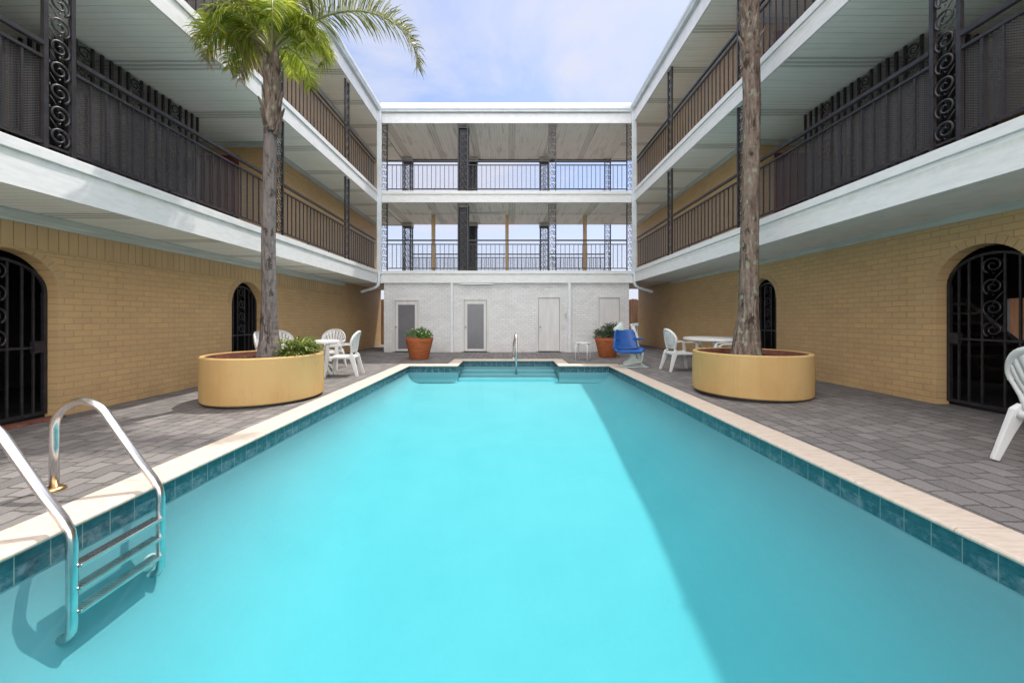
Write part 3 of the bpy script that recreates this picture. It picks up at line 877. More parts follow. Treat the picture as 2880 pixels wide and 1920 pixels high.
sf = MB(); sf.box(XL+.003, XRr-.003, BY+.03, YF, 7.990, 7.998); obj('soffit', sf, M['softX'], rf_)
gm = MB(); gm.prism([(BY-.001,8.34),(BY-.09,8.34),(BY-.10,8.38),(BY-.13,8.42),(BY-.135,8.50),(BY-.115,8.50),(BY-.11,8.43),(BY-.08,8.39),(BY-.001,8.39)], 'x', XL+.14, XRr-.14); obj('gutter', gm, M['gutter'], rf_)
re = MB(); re.box(XL+.10, XRr-.10, BY-.07, BY-.001, 8.53, 8.655); obj('roof_edge', re, M['white'], rf_)
beam = MB(); beam.box(XL+.02, XRr-.02, YF-.12, YF-.02, 7.90, 7.989); obj('edge_beam', beam, M['darkwood'], bk)
beam = MB(); beam.box(XL+.5, XRr-.4, 14.4, 14.5, 5.195, 5.236); obj('ceiling_beam', beam, M['softX'], bk)
def S2X(px, y): return (px-1431)*y/F
for k, zt in enumerate((2.865, 5.63)):
    cs = [S2X(1082, BY+.08)-.03, S2X(1553.5, BY+.08), S2X(1771, BY+.08)+.02]
    for x in cs: column(bk, x, BY+.08, zt, 0)
    xb = S2X(1303.5, BY+.2); boxcolumn(bk, xb, BY+.21, zt, core=True, cap=False)
    ends = [cs[0]+.14, xb-.19, xb+.19, cs[1]-.14, cs[1]+.14, cs[2]-.14]
    for a, b in zip(ends[0::2], ends[1::2]): railing(bk, 'X', BY+.08, a, b, zt, M['meshL'], 1)
    yb = YF-.2
    fx = [S2X(1147, yb), S2X(1330, yb), S2X(1531, yb)]
    boxcolumn(bk, fx[0], yb, zt); boxcolumn(bk, fx[1], yb, zt, core=True); boxcolumn(bk, fx[2], yb, zt)
    fx4 = S2X(1709, yb); column(bk, fx4, yb, zt, 0)
    ends = [XL+.1, fx[0]-.2, fx[0]+.2, fx[1]-.2, fx[1]+.2, fx[2]-.2, fx[2]+.2, fx4-.14, fx4+.14, XRr-.1]
    for a, b in zip(ends[0::2], ends[1::2]): railing(bk, 'X', yb, a, b, zt, M['meshX'] if k == 0 else M['meshL'], 1)
for px in (1219, 1426, 1645):
    x = S2X(px, 14.45); pm = MB(); pm.box(x-.065, x+.065, 14.385, 14.515, 2.867, 5.194); obj('square_post', pm, M['tanboard'], bk, bevel=.006)
lm = MB(); lm.box(S2X(1320,14.3), S2X(1408,14.3), 14.25, 14.37, 5.17, 5.23); obj('light_fitting', lm, M['lampglass'], bk)
# white service wall
WY = 13.08; WX0, WX1 = -4.36, 4.2
wl = MB(); wl.box(WX0, WX1, WY, 16.0, -.05, 2.441); obj('service_wall', wl, M['whiteX'], bk)
def zS(py, y): return HC - (py-896)*y/F
def sdoor(x0, x1, ytop, glass=None, left_knob=True):
    a, b = S2X(x0, WY), S2X(x1, WY); zt = zS(ytop, WY); z0 = .042
    fm = MB(); wdt = .075
    fm.box(a, a+wdt, WY-.035, WY+.01, z0, zt); fm.box(b-wdt, b, WY-.035, WY+.01, z0, zt); fm.box(a+wdt, b-wdt, WY-.035, WY+.01, zt-wdt, zt)
    o = obj('door_frame', fm, M['door'], bk, bevel=.004)
    dm = MB(); p0, p1, q0, q1 = a+wdt+.012, b-wdt-.012, z0+.03, zt-wdt-.012
    if glass:
        ga, gb, gt, gbm = S2X(glass[0],WY), S2X(glass[1],WY), zS(glass[2],WY), max(z0+.1, zS(glass[3],WY))
        dm.box(p0, ga, WY-.018, WY+.01, q0, q1); dm.box(gb, p1, WY-.018, WY+.01, q0, q1)
        dm.box(ga, gb, WY-.018, WY+.01, gt, q1); dm.box(ga, gb, WY-.018, WY+.01, q0, gbm)
    else: dm.box(p0, p1, WY-.018, WY+.01, q0, q1)
    do = obj('door', dm, M['door'], bk, bevel=.003)
    if glass:
        gl = MB(); gl.box(ga, gb, WY-.009, WY-.005, gbm, gt); obj('glass_pane', gl, M['frost'], do)
    gp_ = MB(); gp_.box(a+wdt-.001, b-wdt+.001, WY-.004, WY+.006, z0+.005, zt-wdt+.001); obj('door_gap_shade', gp_, M['dark'], o)  # near-black backing sheet, paints in the shadow line round the door
    if left_knob is not None:
        kn = MB(); kn.lathe([(.012,0),(.014,.03),(.028,.04),(.03,.055),(.02,.066)], 14)
        kx = p0+.05; ko = obj('knob', kn, M['steel'], do, (kx, WY-.018, .92), smooth=True); ko.rotation_euler = (R(90),0,0)
    th = MB(); th.box(a, b, WY-.05, WY+.01, .03, .052); obj('threshold', th, M['dark'], o)
sdoor(1105, 1182, 840, (1120, 1167, 857, 983))
sdoor(1299, 1375, 838, (1314.5, 1360.5, 855, 981))
sdoor(1508, 1580, 832)
sdoor(1678, 1748, 832, None)
for px in (1270.5, 1602):
    x = S2X(px, BY); pm = MB(); pm.box(x-.045, x+.045, BY+.0, BY+.075, .03, 2.439); obj('support_post', pm, M['white'], bk, bevel=.006)
lm = MB(); lm.box(S2X(1295,BY), S2X(1386,BY), BY+.0, BY+.07, 2.385, 2.425); obj('light_fitting', lm, M['lampglass'], bk, bevel=.01)
ob = MB(); x = S2X(1591, WY); ob.box(x-.035, x+.035, WY-.03, WY+.005, zS(892,WY), zS(879,WY)); obj('outlet_box', ob, M['trim'], bk, bevel=.006)
# downpipes at both inner corners
def downpipe(x, s, zt, parent):
    mb = MB(); y = BY-.06
    mb.box(x-.075, x+.075, y-.045, y+.045, 2.72, 8.36)
    for z in (2.86, 5.45, 8.0): mb.box(x-.082, x+.082, y-.05, y+.05, z, z+.04)
    mb.bar([(x, y, 2.74), (x, y, 2.45), (x+s*.05, y, 2.33), (x+s*.18, y, 2.25), (x+s*.62, y-.03, 2.12)], .13, .08, (0,1,0))
    tag(obj('downpipe', mb, M['gutter'], parent, bevel=.012))
downpipe(S2X(1067, BY-.06), -1, 0, bk); downpipe(S2X(1783.5, BY-.06), 1, 0, bk)

# ------------------------------------------------------------------ fences behind
def fence(x0, x1, y, label):
    t = thing('wooden_fence', label, 'fence', ((x0+x1)/2, y, 0)); cx = (x0+x1)/2
    b = MB(); x = x0
    while x < x1:
        b.box(x-cx+.004, x-cx+.136, -.012, .012, .03, 2.1+rnd.uniform(-.03,.03)); x += .142
    obj('boards', b, M['fence'], t)
    r = MB()
    for z in (.4, 1.7): r.box(x0-cx, x1-cx, .013, .06, z, z+.09)
    obj('rail', r, M['fence'], t)
    return t
fence(-9, -3.2, 17.6, 'tall reddish board fence seen through the gap left of the white wall')
fence(3.2, 9, 17.6, 'tall reddish board fence seen through the gap right of the white wall')

fr_ = fence(4.5, 8.0, 10.4, 'pinkish board fence glimpsed through the gate at the right edge')
fr_.location = (10.6, 7.6, 0); fr_.rotation_euler = (0, 0, R(90))

# ------------------------------------------------------------------ planters and palms
def planter(x, y, r, h, z, label, wet):
    t = thing('round_planter', label, 'planter', (x, y, z), group='round ochre planters')
    mb = MB(); n = 72
    mb.lathe([(r-.012,.03),(r,.045),(r+.004,h*.5),(r,h-.015),(r-.012,h),(r-.062,h),(r-.07,h-.02),(r-.07,h-.35)], n, cap=False)
    o = obj('planter_wall', mb, M['ochre'], t, smooth=True, sharp=35)
    ins = MB(); ins.lathe([(r-.072,h-.012),(r-.075,h-.3)], n, cap=False); obj('inner_face', ins, M['redbrick'], o, smooth=True)
    bs_ = MB(); bs_.lathe([(r-.05,-.02),(r-.05,.06)], n, cap=False); obj('base', bs_, M['dark'], t)  # inset ring coloured near-black to paint the shadow gap at the foot
    so = MB(); N = 16; vs = [(0,0,h-.05)]; fs = []
    for i in range(1, N+1):
        for k in range(48):
            a = 2*math.pi*k/48; q = (r-.07)*i/N
            vs.append((q*math.cos(a), q*math.sin(a), h-.055-.05*(i/N)**2+rnd.uniform(-.018,.018)))
    for k in range(48): fs.append((0, 1+k, 1+(k+1) % 48))
    for i in range(N-1):
        for k in range(48): fs.append((1+i*48+k, 1+(i+1)*48+k, 1+(i+1)*48+(k+1) % 48, 1+i*48+(k+1) % 48))
    so.add(vs, fs); obj('soil', so, M['soil'], t, smooth=True)
    return t
planter(-3.73, 5.75, .80, .665, 0, 'round ochre stucco planter at the foot of the leafy palm, with green plants in it', True)
planter(3.84, 5.98, .815, .65, .03, 'round ochre stucco planter in the shade holding only the bare palm trunk', False)

def trunk_mb(path, rad, seed, rough, nz=150, nr=28):
    rr = random.Random(seed); mb = MB(); P = [Vector(p) for p in path]
    def lerp(arr, u):
        f = u*(len(arr)-1); i = min(int(f), len(arr)-2); f -= i
        return arr[i]*(1-f) + arr[i+1]*f
    import mathutils
    vs = []; fs = []
    for i in range(nz+1):
        u = i/nz; c_ = lerp(P, u); q = lerp(rad, u)
        for k in range(nr):
            a = 2*math.pi*k/nr
            w = Vector((math.cos(a)*3, math.sin(a)*3, c_.z*2.6+seed))
            w2 = Vector((math.cos(a)*7, math.sin(a)*7, c_.z*1.6+seed*2))
            ring = .5+.5*math.sin(c_.z*38+math.sin(a*2+c_.z)*.8)
            d_ = mathutils.noise.noise(w)*.6 + mathutils.noise.noise(w2)*.4
            q2 = q*(1 + rough*d_ + .018*ring) + rr.uniform(-.002,.002)
            vs.append((c_.x+q2*math.cos(a), c_.y+q2*math.sin(a), c_.z))
    for i in range(nz):
        for k in range(nr):
            l = (k+1) % nr; fs.append((i*nr+k, i*nr+l, (i+1)*nr+l, (i+1)*nr+k))
    fs.append(tuple(nz*nr+k for k in range(nr)))
    mb.add(vs, fs); return mb
def boots(mb, c0, c1, r0, r1, count, seed, L=.32):
    rr = random.Random(seed)
    for i in range(count):
        u = i/(count-1); c_ = Vector(c0).lerp(Vector(c1), u); r = r0*(1-u)+r1*u
        a = i*2.4+rr.uniform(-.3,.3); d_ = Vector((math.cos(a), math.sin(a), 0)); sd = Vector((-d_.y, d_.x, 0))
        l = L*rr.uniform(.6,1.25); w_ = rr.uniform(.035,.065)
        path = [c_+d_*(r*.72)-Vector((0,0,.08)), c_+d_*(r*.98), c_+d_*(r+.02)+Vector((0,0,l*.5)), c_+d_*(r+rr.uniform(.01,.09))+Vector((0,0,l))]
        mb.bar(path, [w_*2.1, w_*2, w_*1.3, w_*.45], [.03,.035,.025,.01], sd)

pl = thing('palm_tree', 'tall palm with a smooth grey trunk and green drooping fronds', 'palm tree', (-3.73, 5.85, .6))
def loc(p, o): return tuple(a-b for a, b in zip(p, o))
O1 = (-3.73, 5.85, .6)
path = [(-3.73,5.85,.50),(-3.73,5.83,.95),(-3.70,5.78,1.5),(-3.66,5.70,2.4),(-3.58,5.60,3.3),(-3.50,5.50,4.0),(-3.44,5.43,4.5)]
tm = trunk_mb([loc(p, O1) for p in path], [.20,.13,.102,.093,.087,.085,.083], 3, .05)
to = obj('trunk', tm, M['grey_palm_bark'], pl, smooth=True)
bm_ = MB(); boots(bm_, loc((-3.47,5.47,3.95), O1), loc((-3.41,5.40,4.82), O1), .098, .07, 34, 5, .30)
obj('leaf_bases', bm_, M['rough_palm_bark'], to)

def frond(base, az, pitch0, L, droop, seed, curl=0, leaf=.62, hang=.9, density=1.0, w0=.0085, plume=.5):
    """pinnate frond; returns (rachis MB, leaflet MB)"""
    rr = random.Random(seed); N = 26; p = Vector(base); ph = pitch0; pts = [p.copy()]; tang = []
    for i in range(N):
        u = i/N; ph -= droop/N*(.4+1.6*u); a = az + curl*u
        d_ = Vector((math.cos(a)*math.cos(ph), math.sin(a)*math.cos(ph), math.sin(ph)))
        tang.append(d_); p = p + d_*(L/N); pts.append(p.copy())
    ra = MB(); ra.tube(pts, [.022*(1-i/N)+.003 for i in range(N+1)], 5)
    lf = MB(); M_ = int(74*density)
    for i in range(M_):
        u = .26+.72*i/M_; f = u*N; k = min(int(f), N-1); q = pts[k].lerp(pts[k+1], f-k); t_ = tang[k]
        sd = t_.cross(Vector((0,0,1)))
        if sd.length < .05: sd = Vector((1,0,0))
        sd.normalize(); up = sd.cross(t_)
        for s in (-1, 1):
            l = leaf*(.35+.75*math.sin(math.pi*min(1,(u*.9+.08))))*rr.uniform(.75,1.15)
            d1 = (sd*s*(.85) + t_*(.35+.5*u) + up*rr.uniform(-.3*plume,1.0*plume)).normalized()
            hg = hang*rr.uniform(.6,1.25)
            d2 = (d1 + Vector((0,0,-hg))).normalized(); d3 = (d2 + Vector((0,0,-hg*1.2))).normalized()
            a0 = q; a1 = a0+d1*l*.36; a2 = a1+d2*l*.36; a3 = a2+d3*l*.34
            wv = (t_ + up*rr.uniform(-.6,.6)).normalized()
            w1 = w0*rr.uniform(.75,1.2)
            lf.add([a0-wv*w1*.5, a0+wv*w1*.5, a1+wv*w1, a1-wv*w1, a2+wv*w1*.8, a2-wv*w1*.8, a3], [(0,1,2,3),(3,2,4,5),(5,4,6)])
    return ra, lf
rr = random.Random(21)
CB = loc((-3.42,5.41,5.02), O1)
def add_frond(az, pitch, L, droop, seed, mat, **kw):
    ra, lf = frond(CB, az, pitch, L, droop, seed, **kw)
    fo = obj('frond', ra, M['rachis'], pl, smooth=True); obj('leaflets', lf, M[mat], fo, recalc=False)
for i in range(13):
    az = i*2.399+rr.uniform(-.25,.25); tier = i/13
    pitch = R(86-34*tier+rr.uniform(-6,6)); L = 1.12+rr.uniform(-.15,.2); dr = R(92+52*tier+rr.uniform(-12,14))
    add_frond(az, pitch, L, dr, 100+i, 'palm_leaf' if i % 7 else 'olive_palm_leaf', leaf=.35, hang=.6, density=1.0)
for az, pt, L, dr, m_ in ((R(195), 52, 1.15, 140, 'palm_leaf'), (R(165), 55, 1.2, 140, 'palm_leaf'), (R(235), 62, 1.0, 150, 'palm_leaf'),
                          (R(180), 50, 1.3, 125, 'dry_palm_leaf'), (R(150), 52, 1.3, 130, 'dry_palm_leaf'), (R(338), 58, 1.05, 155, 'palm_leaf'), (R(10), 58, 1.1, 155, 'palm_leaf'), (R(350), 66, 1.2, 155, 'palm_leaf')):
    add_frond(az, R(pt), L, R(dr), int(az*1000), m_, leaf=.34, hang=.65, density=1.0)
add_frond(R(2), R(50), 2.8, R(122), 777, 'olive_palm_leaf', leaf=.40, hang=.55, density=2.4, plume=1.3)

pr = thing('palm_tree', 'bare rough palm trunk with brown bark and lichen, its crown out of view', 'palm tree', (3.79, 5.95, .6))
O2 = (3.79, 5.95, .6)
def XatS(px, y): return (px-1431)*y/F
path = [(XatS(2098,5.95),5.95,.5),(XatS(2100,5.95),5.95,.85),(XatS(2105,5.95),5.95,1.3),(XatS(2107,5.95),5.95,2.2),(XatS(2112,5.95),5.95,3.4),(XatS(2114,5.95),5.95,4.6),(XatS(2112,5.95),5.95,5.4),(XatS(2106,5.95),5.95,6.55)]
tm = trunk_mb([loc(p, O2) for p in path], [.235,.185,.145,.128,.118,.12,.116,.116], 9, .11, 190)
to = obj('trunk', tm, M['rough_palm_bark'], pr, smooth=True)
bm_ = MB(); boots(bm_, loc((XatS(2110,5.95),5.95,5.25), O2), loc((XatS(2106,5.95),5.95,6.4), O2), .108, .10, 26, 8, .36)
obj('leaf_bases', bm_, M['rough_palm_bark'], to)

# plants in the left planter
def strap_leaf(mb, base, az, L, el, w_, rr):
    d_ = Vector((math.cos(az), math.sin(az), 0)); sd = Vector((-d_.y, d_.x, 0)); p = Vector(base); pts = []
    N = 5; e_ = el
    for i in range(N+1):
        u = i/N; pts.append((p.copy(), w_*(1-u)**.7*(.6+.8*min(1,u*3)) if i < N else 0.0008))
        p = p + (d_*math.cos(e_)+Vector((0,0,math.sin(e_))))*(L/N); e_ -= rr.uniform(.2,.45)
    vs = []; fs = []
    for q, ww in pts: vs += [q-sd*ww+Vector((0,0,ww*.4)), q, q+sd*ww+Vector((0,0,ww*.4))]
    for i in range(N): fs += [(i*3,i*3+1,i*3+4,i*3+3),(i*3+1,i*3+2,i*3+5,i*3+4)]
    mb.add(vs, fs)
def bromeliad(seed, nleaf=13, L=.2):
    rr = random.Random(seed); mb = MB()
    for i in range(nleaf):
        strap_leaf(mb, (0,0,0), i*2.4+rr.uniform(-.3,.3), L*rr.uniform(.7,1.2), R(35+45*(i/nleaf)+rr.uniform(-10,10)), .012*rr.uniform(.8,1.3), rr)
    return mb.mesh('bromeliad', False, False)
gm_ = MB(); rr = random.Random(4)
for i in range(210):
    a = rr.uniform(-.55, 2.0); q = .70*math.sqrt(rr.uniform(.10,1)); x, y = -3.73+q*math.cos(a), 5.75+q*math.sin(a)
    if x < -3.44: continue
    h = rr.uniform(.02,.27)*(1-.25*q)
    for k in range(9):
        strap_leaf(gm_, (x, y, .58+h), k*2.4+rr.uniform(-.4,.4), rr.uniform(.12,.22), R(20+60*rr.random()), .012*rr.uniform(.8,1.3), rr)
    gm_.tube([(x,y,.55),(x,y,.58+h)], .006, 4)
tag(obj('ground_cover', gm_, M['bromeliad_leaf'], recalc=False), 'dense bed of spiky yellow-green plants filling the right half of the left planter', 'plants', kind='stuff')
for i, (x, y, s_, mt, lb) in enumerate(((-4.02, 5.38, .75, 'bromeliad_leaf', 'small green rosette alone at the left of the leafy palm in the planter'),
                                    (-4.02, 5.72, .6, 'bromeliad_leaf', 'tiny pale seedling just beside the leafy palm trunk in the planter'),
                                    (-3.46, 5.45, .7, 'red_bromeliad_leaf', 'small reddish rosette at the front of the planter by the trunk'))):
    o = obj('rosette_plant', bromeliad(60+i, 11, .22), M[mt], None, (x, y, .57)); o.scale = (s_,)*3
    tag(o, lb, 'plant')

# potted shrubs
def leafball(mb, rr, n, c_, rx, rz, size, lumps):
    for i in range(n):
        lc = lumps[rr.randrange(len(lumps))]
        d_ = Vector((rr.gauss(0,1), rr.gauss(0,1), rr.gauss(0,1))).normalized(); q = lc[3]*rr.random()**.33
        p = Vector((lc[0]+d_.x*q, lc[1]+d_.y*q, lc[2]+abs(d_.z)*q*rz))
        n_ = (d_ + Vector((rr.uniform(-.8,.8), rr.uniform(-.8,.8), rr.uniform(-.2,1)))).normalized()
        a = n_.orthogonal().normalized(); a.rotate(Matrix.Rotation(rr.uniform(0,6.28), 3, n_)); b = n_.cross(a)
        l = size*rr.uniform(.6,1.3)
        mb.add([p, p+a*l*.5+b*l*.27+n_*l*.08, p+a*l, p+a*l*.5-b*l*.27+n_*l*.08], [(0,1,2,3)])
def potted(x, y, z, rt, rb, h, label, leafmat, seed, flowers, tall, grp):
    t = thing('potted_shrub', label, 'potted plant', (x, y, z), group=grp)
    mb = MB(); mb.lathe([(rb,0),(rb+.01,.012),(rt*.93,h*.76),(rt*.95,h*.77),(rt*.96,h*.82),(rt*.945,h*.835),(rt*.985,h*.85),(rt,h*.985),(rt-.01,h),(rt-.045,h),(rt-.055,h-.07)], 48, cap=False)
    obj('pot', mb, M['terra'], t, smooth=True, sharp=30)
    so = MB(); so.lathe([(.001,h-.05),(rt-.05,h-.06)], 32, cap=False); obj('soil', so, M['soil'], t)
    rr = random.Random(seed); lumps = []
    for i in range(12):
        a = rr.uniform(0,6.28); q = rt*.75*math.sqrt(rr.random()); lumps.append((q*math.cos(a), q*math.sin(a), h-.02+tall*rr.uniform(0,.55)*(1-.4*q/rt), .17+.06*rr.random()))
    lm_ = MB(); leafball(lm_, rr, 2300, None, 1, 1.0, .05, lumps); obj('foliage', lm_, M[leafmat], t, recalc=False)
    sm_ = MB()
    for lc in lumps: sm_.tube([(lc[0]*.3,lc[1]*.3,h-.06),(lc[0],lc[1],lc[2]+.08)], .006, 4)
    obj('stems', sm_, M['stem'], t)
    if flowers:
        fm = MB()
        for i in range(26):
            lc = lumps[rr.randrange(12)]; d_ = Vector((rr.gauss(0,.6), -abs(rr.gauss(0,.6)), abs(rr.gauss(0,1)))).normalized()
            p = Vector(lc[:3])+d_*(lc[3]*1.02); a = d_.orthogonal().normalized(); b = d_.cross(a)
            for k in range(5):
                an = k*1.2566; u_ = a*math.cos(an)+b*math.sin(an); v_ = a*math.cos(an+.6)+b*math.sin(an+.6)
                fm.add([p, p+u_*.022+d_*.004, p+v_*.022+d_*.004], [(0,1,2)])
        obj('flowers', fm, M['petal'], t, recalc=False)
potted(-2.68, 11.22, .0, .41, .265, .635, 'big terracotta pot of bright green shrub with white flowers, left of the pool steps', 'shrub_leaf', 31, True, .32, 'terracotta pots of shrubs by the service wall')
potted(3.06, 11.62, .012, .385, .245, .60, 'big terracotta pot of dark leggy shrub behind the blue pool lift', 'dark_shrub_leaf', 32, False, .72, 'terracotta pots of shrubs by the service wall')

# ------------------------------------------------------------------ resin chairs and tables
def make_chair_meshes():
    ms = []
    # seat
    sm = MB(); N = 9; vs = []; fs = []
    for i in range(N):
        v = i/(N-1); y = -.255+.475*v
        for k in range(N):
            u = k/(N-1)*2-1; x = u*(.245-.04*v); z = .415-.02*(1-u*u)*(.3+.7*math.sin(math.pi*v)) - (.03*((.12-v)/.12)**2 if v < .12 else 0) - .012*v
            vs.append((x, y, z))
    for i in range(N-1):
        for k in range(N-1): fs.append((i*N+k, i*N+k+1, (i+1)*N+k+1, (i+1)*N+k))
    b = len(vs); rim = [k for k in range(N)] + [i*N+N-1 for i in range(1,N)] + [(N-1)*N+k for k in range(N-2,-1,-1)] + [i*N for i in range(N-2,0,-1)]
    vs += [(vs[i][0]*1.02, vs[i][1]*1.02, vs[i][2]-.05) for i in rim]
    for q in range(len(rim)):
        r = (q+1) % len(rim); fs.append((rim[q], rim[r], b+r, b+q))
    sm.add(vs, fs); ms.append(('seat', sm.mesh('seat', True), .008))
    # back
    def P(a, b_): return Vector((a, .185+b_*math.sin(R(13)) - .95*a*a*(.4+1.2*b_), .395+b_*math.cos(R(13))))
    outer = [(.185,0),(.19,.06),(.205,.13),(.235,.2),(.268,.26)]
    outer += [(.277*math.cos(R(t_)), .295+.235*math.sin(R(t_))) for t_ in range(0, 181, 9)]
    outer += [(-a, b_) for a, b_ in reversed(outer[:5])]
    def inset(p, d_): 
        cx, cy = 0, .27
        l = math.hypot(p[0]-cx, p[1]-cy); return (p[0]-(p[0]-cx)/l*d_, p[1]-(p[1]-cy)/l*d_)
    inner = [((abs(p[0])-.045)*(1 if p[0] > 0 else -1), p[1]) if p[1] < .27 else inset(p, .05) for p in outer]
    bm = MB(); vs = []; fs = []
    for o_, i_ in zip(outer, inner):
        mid = ((o_[0]+i_[0])/2, (o_[1]+i_[1])/2)
        vs += [P(*o_)+Vector((0,-.022,0)), P(*o_), P(*mid)+Vector((0,.014,0)), P(*i_)]
    for k in range(len(outer)-1):
        for j in range(3): fs.append((k*4+j, k*4+j+1, k*4+5+j, k*4+4+j))
    bm.add(vs, fs)
    # slats radiating
    NS = 8
    for k in range(NS):
        u0, u1 = (k+.10)/NS*2-1, (k+.90)/NS*2-1
        rows = []
        for j in range(7):
            v = j/6
            row = []
            for u in (u0, (u0+u1)/2, u1):
                xb = u*.15; zb_ = .13
                an = R(90-u*82); tx, tz = .232*math.cos(an), .295+.19*math.sin(an)
                row.append(P(xb+(tx-xb)*v, zb_+(tz-zb_)*v) + Vector((0, .004*(1-abs(v-.5)*2), 0)))
            rows.append(row)
        vs = [p for r in rows for p in r]; fs = []
        for j in range(6):
            for q in range(2): fs.append((j*3+q, j*3+q+1, j*3+4+q, j*3+3+q))
        bm.add(vs, fs)
    vs = []; fs = []
    for b_ in (.085, .11, .15, .2):
        for k in range(9):
            u = k/8*2-1; vs.append(P(u*(.16+.25*max(0,b_-.085)), b_))
    for r in range(2):
        for k in range(8): fs.append((r*9+k, r*9+k+1, r*9+10+k, r*9+9+k))
    bm.add(vs, fs)
    vs = []; fs = []
    for b_ in (-.02, .03):
        for k in range(9): vs.append(P((k/8*2-1)*.185, b_))
    for k in range(8): fs.append((k, k+1, 10+k, 9+k))
    bm.add(vs, fs)
    ms.append(('backrest', bm.mesh('backrest', True), .009))
    for s in (-1, 1):
        a = MB(); q = [P(s*.262,.245)+Vector((s*.0,-.01,0)), Vector((s*.285,.13,.645)), Vector((s*.292,.02,.63)), Vector((s*.29,-.12,.635)), Vector((s*.283,-.205,.625)), Vector((s*.278,-.235,.59))]
        a.bar(q, [.03,.042,.05,.05,.048,.045], [.02,.02,.018,.018,.02,.022], (1,0,0)); ms.append(('armrest', a.mesh('armrest', True), 0))
        l = MB(); q = [(s*.278,-.232,.61),(s*.268,-.245,.42),(s*.268,-.27,.2),(s*.272,-.295,0)]
        l.bar(q, [.03,.034,.03,.028], [.05,.075,.06,.046], (1,0,0))
        l.bar([(s*.255,-.20,.40),(s*.262,-.225,.33)], .02, .12, (1,0,0)); ms.append(('leg', l.mesh('leg', False), 0))
        l = MB(); q = [P(s*.19,.06), (s*.2,.195,.40), (s*.222,.25,.22),(s*.245,.315,0)]
        l.bar(q, [.03,.04,.034,.03], [.04,.105,.075,.05], (1,0,0)); ms.append(('leg', l.mesh('leg', False), 0))
    for _, me, _t in ms: me.materials.append(M['plastic'])
    return ms
CH = make_chair_meshes(); first_chair = None
def chair(x, y, rz, label, group):
    global first_chair
    if first_chair is None:
        first_chair = t = thing('patio_chair', label, 'chair', group=group)
        for nm, me, so in CH: obj(nm, me, None, t, solid=so, bevel=.006 if nm in ('leg','armrest') else 0)
    else: t = copy_tree(first_chair)
    t.scale = (1.04,)*3; t.location = (x, y, gz(x, y)-.004); t.rotation_euler = (0, 0, R(rz)); t['label'] = label; t['group'] = group
    return t
GL, GRr = 'white resin chairs round the left table', 'white resin chairs on the right deck'
chair(-3.49, 7.95, -90+8, 'white armchair nearest the pool at the left table, seen side on facing left', GL)
chair(-4.32, 9.05, 2, 'white armchair behind the left table, its fan back facing the pool', GL)
chair(-4.90, 8.25, 62, 'white armchair just right of the leafy palm trunk, half hidden by plants', GL)
chair(-4.68, 7.45, 100, 'white armchair peeping out left of the leafy palm trunk', GL)
chair(3.86, 8.47, 92, 'white armchair facing right at the shaded table, beside the pool lift', GRr)
chair(4.42, 7.42, -112, 'white armchair half hidden behind the bare palm trunk', GRr)
chair(4.30, 2.80, 86, 'large white armchair cut off by the right edge of the view', GRr)

def table(x, y, r, label, rot=0):
    t = thing('patio_table', label, 'table', (x, y, gz(x,y)-.004), R(rot), 'round white resin tables')
    mb = MB(); mb.lathe([(.02,.70),(r-.03,.70),(r-.012,.672),(r,.675),(r+.004,.70),(r-.005,.722),(r-.03,.727),(.02,.725)], 44); obj('tabletop', mb, M['plastic'], t, smooth=True, sharp=40)
    for k in range(4):
        a = R(45+90*k); d_ = Vector((math.cos(a), math.sin(a), 0)); l = MB()
        l.bar([d_*.38+Vector((0,0,.70)), d_*.16+Vector((0,0,.40)), d_*.2+Vector((0,0,.26)), d_*.47], [.06,.075,.075,.055], .035, Vector((-d_.y,d_.x,0))); obj('leg', l, M['plastic'], t, bevel=.006)
    hb = MB(); hb.lathe([(.17,.30),(.19,.34),(.17,.40)], 20); obj('hub', hb, M['plastic'], t, smooth=True)
table(-4.22, 8.22, .46, 'round white table in the sun behind the left planter', 20)
table(4.62, 8.36, .66, 'round white table in the shade behind the right planter', 10)

# round stool
st = thing('round_stool', 'small round aluminium stool with bent tube legs, right of the pool steps', 'stool', (2.16, 10.92, 0))
mb = MB(); mb.lathe([(.01,.475),(.205,.475),(.225,.482),(.228,.50),(.215,.508),(.01,.508)], 36); obj('seat', mb, M['alu'], st, smooth=True, sharp=40)
for k in range(4):
    a = R(20+90*k); d_ = Vector((math.cos(a), math.sin(a), 0)); l = MB()
    l.tube([d_*.12+Vector((0,0,.472)), d_*.19+Vector((0,0,.465)), d_*.225+Vector((0,0,.44)), d_*.24+Vector((0,0,.38)), d_*.24-Vector((0,0,.004))], .0165, 8); obj('leg', l, M['alu'], st, smooth=True)

# pool lift
lf = thing('pool_lift', 'pool access lift with a blue plastic seat on a white hinged arm', 'pool lift', (3.1, 9.35, 0))
def lz(p): return (p[0]-3.1, p[1])
mb = MB(); mb.prism([lz(p) for p in ((2.84,.0),(3.44,.0),(3.42,.022),(2.88,.022))], 'y', -.18, .28); obj('base_plate', mb, M['liftwhite'], lf, bevel=.004)
mb = MB(); mb.prism([lz(p) for p in ((2.88,.03),(2.87,.08),(2.91,.14),(2.98,.17),(3.05,.23),(3.07,.31),(3.15,.31),(3.17,.21),(3.31,.17),(3.31,.11),(3.02,.055),(2.98,.025))], 'y', -.06, .10); obj('arm', mb, M['liftwhite'], lf, bevel=.015)
mb = MB(); mb.bar([(.20,.02,.13),(.22,.02,.08),(.30,.02,.02)], .02, .025, (0,1,0)); mb.bar([(.13,.04,.40),(.19,.04,.13)], .06, .07, (0,1,0)); mb.bar([(.26,.04,.40),(.23,.04,.15)], .06, .05, (0,1,0)); obj('strut', mb, M['liftwhite'], lf, bevel=.008)
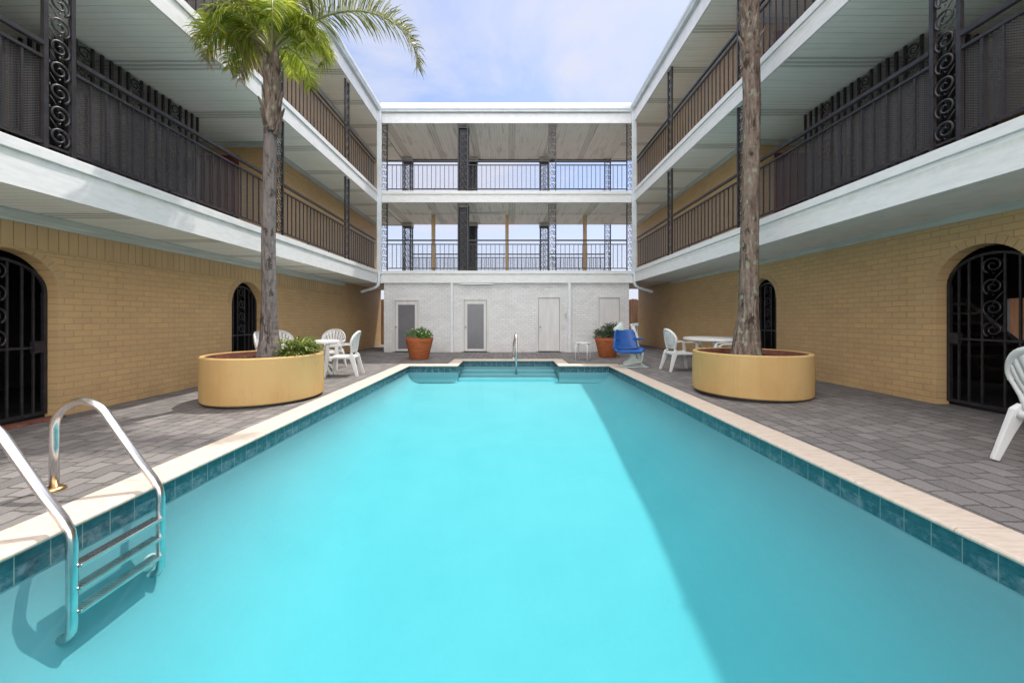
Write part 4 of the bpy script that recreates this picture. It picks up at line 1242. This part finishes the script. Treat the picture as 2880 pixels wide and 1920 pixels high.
mb = MB(); mb.bar([(.24,.20,.36),(.02,.20,1.045)], .07, .05, (0,1,0)); mb.bar([(.0,.20,1.03),(.22,.28,1.06)], .05, .07, (0,1,0)); mb.tube([(.19,.26,1.03),(.21,.22,.42)], .008, 6); obj('mast', mb, M['liftwhite'], lf, bevel=.006)
mb = MB(); mb.bar([(.165,.165,.68),(.05,.165,1.0)], .09, .012, (1,0,0)); obj('sign', mb, M['white'], lf)
mb = MB(); mb.prism([lz(p) for p in ((2.68,.90),(2.70,.98),(2.76,1.0),(2.78,1.05),(2.82,1.06),(2.83,1.11),(2.87,1.12),(2.90,1.09),(2.93,.90))], 'y', .12, .30); obj('motor', mb, M['liftwhite'], lf, bevel=.02)
# seat shell facing the camera
se = MB(); vs = []; fs = []; N = 11; K = 13
prof = [(-.30,.36),(-.29,.40),(-.26,.425),(-.15,.43),(-.03,.42),(.04,.43),(.08,.50),(.105,.62),(.125,.74),(.14,.85),(.15,.925)]
for i, (y, z) in enumerate(prof):
    hw = .355 if i < 5 else (.33 - .018*(i-5) if i < 10 else .205)
    for k in range(K):
        u = k/(K-1)*2-1; x = u*hw; lift = (abs(u)**6)*(.06 if i < 6 else 0)
        vs.append((x-.17+.07*(.44-z if z < .44 else 0) + (.0 if z < .44 else -.02*(z-.44)), y - (abs(u)**3)*(.05 if i > 5 else 0), z + lift))
for i in range(len(prof)-1):
    for k in range(K-1): fs.append((i*K+k, i*K+k+1, (i+1)*K+k+1, (i+1)*K+k))
se.add(vs, fs); obj('seat', se, M['blue'], lf, smooth=True, solid=.022)
a = MB(); a.bar([(-.50,-.25,.42),(-.535,-.26,.52),(-.53,-.25,.66),(-.50,-.20,.695),(-.40,-.12,.70)], [.07,.06,.055,.05,.05], .035, (1,0,.01)); obj('armrest', a, M['blue'], lf, bevel=.01)
a = MB(); a.bar([(.02,.12,.69),(.13,-.02,.695),(.235,-.10,.70)], [.05,.05,.045], .035, (0,0,1)); obj('armrest', a, M['blue'], lf, bevel=.01)
bl = MB(); bl.bar([(-.44,.02,.46),(-.17,-.06,.445),(.1,.02,.46)], .045, .012, (0,1,0)); obj('belt', bl, M['dark'], lf)
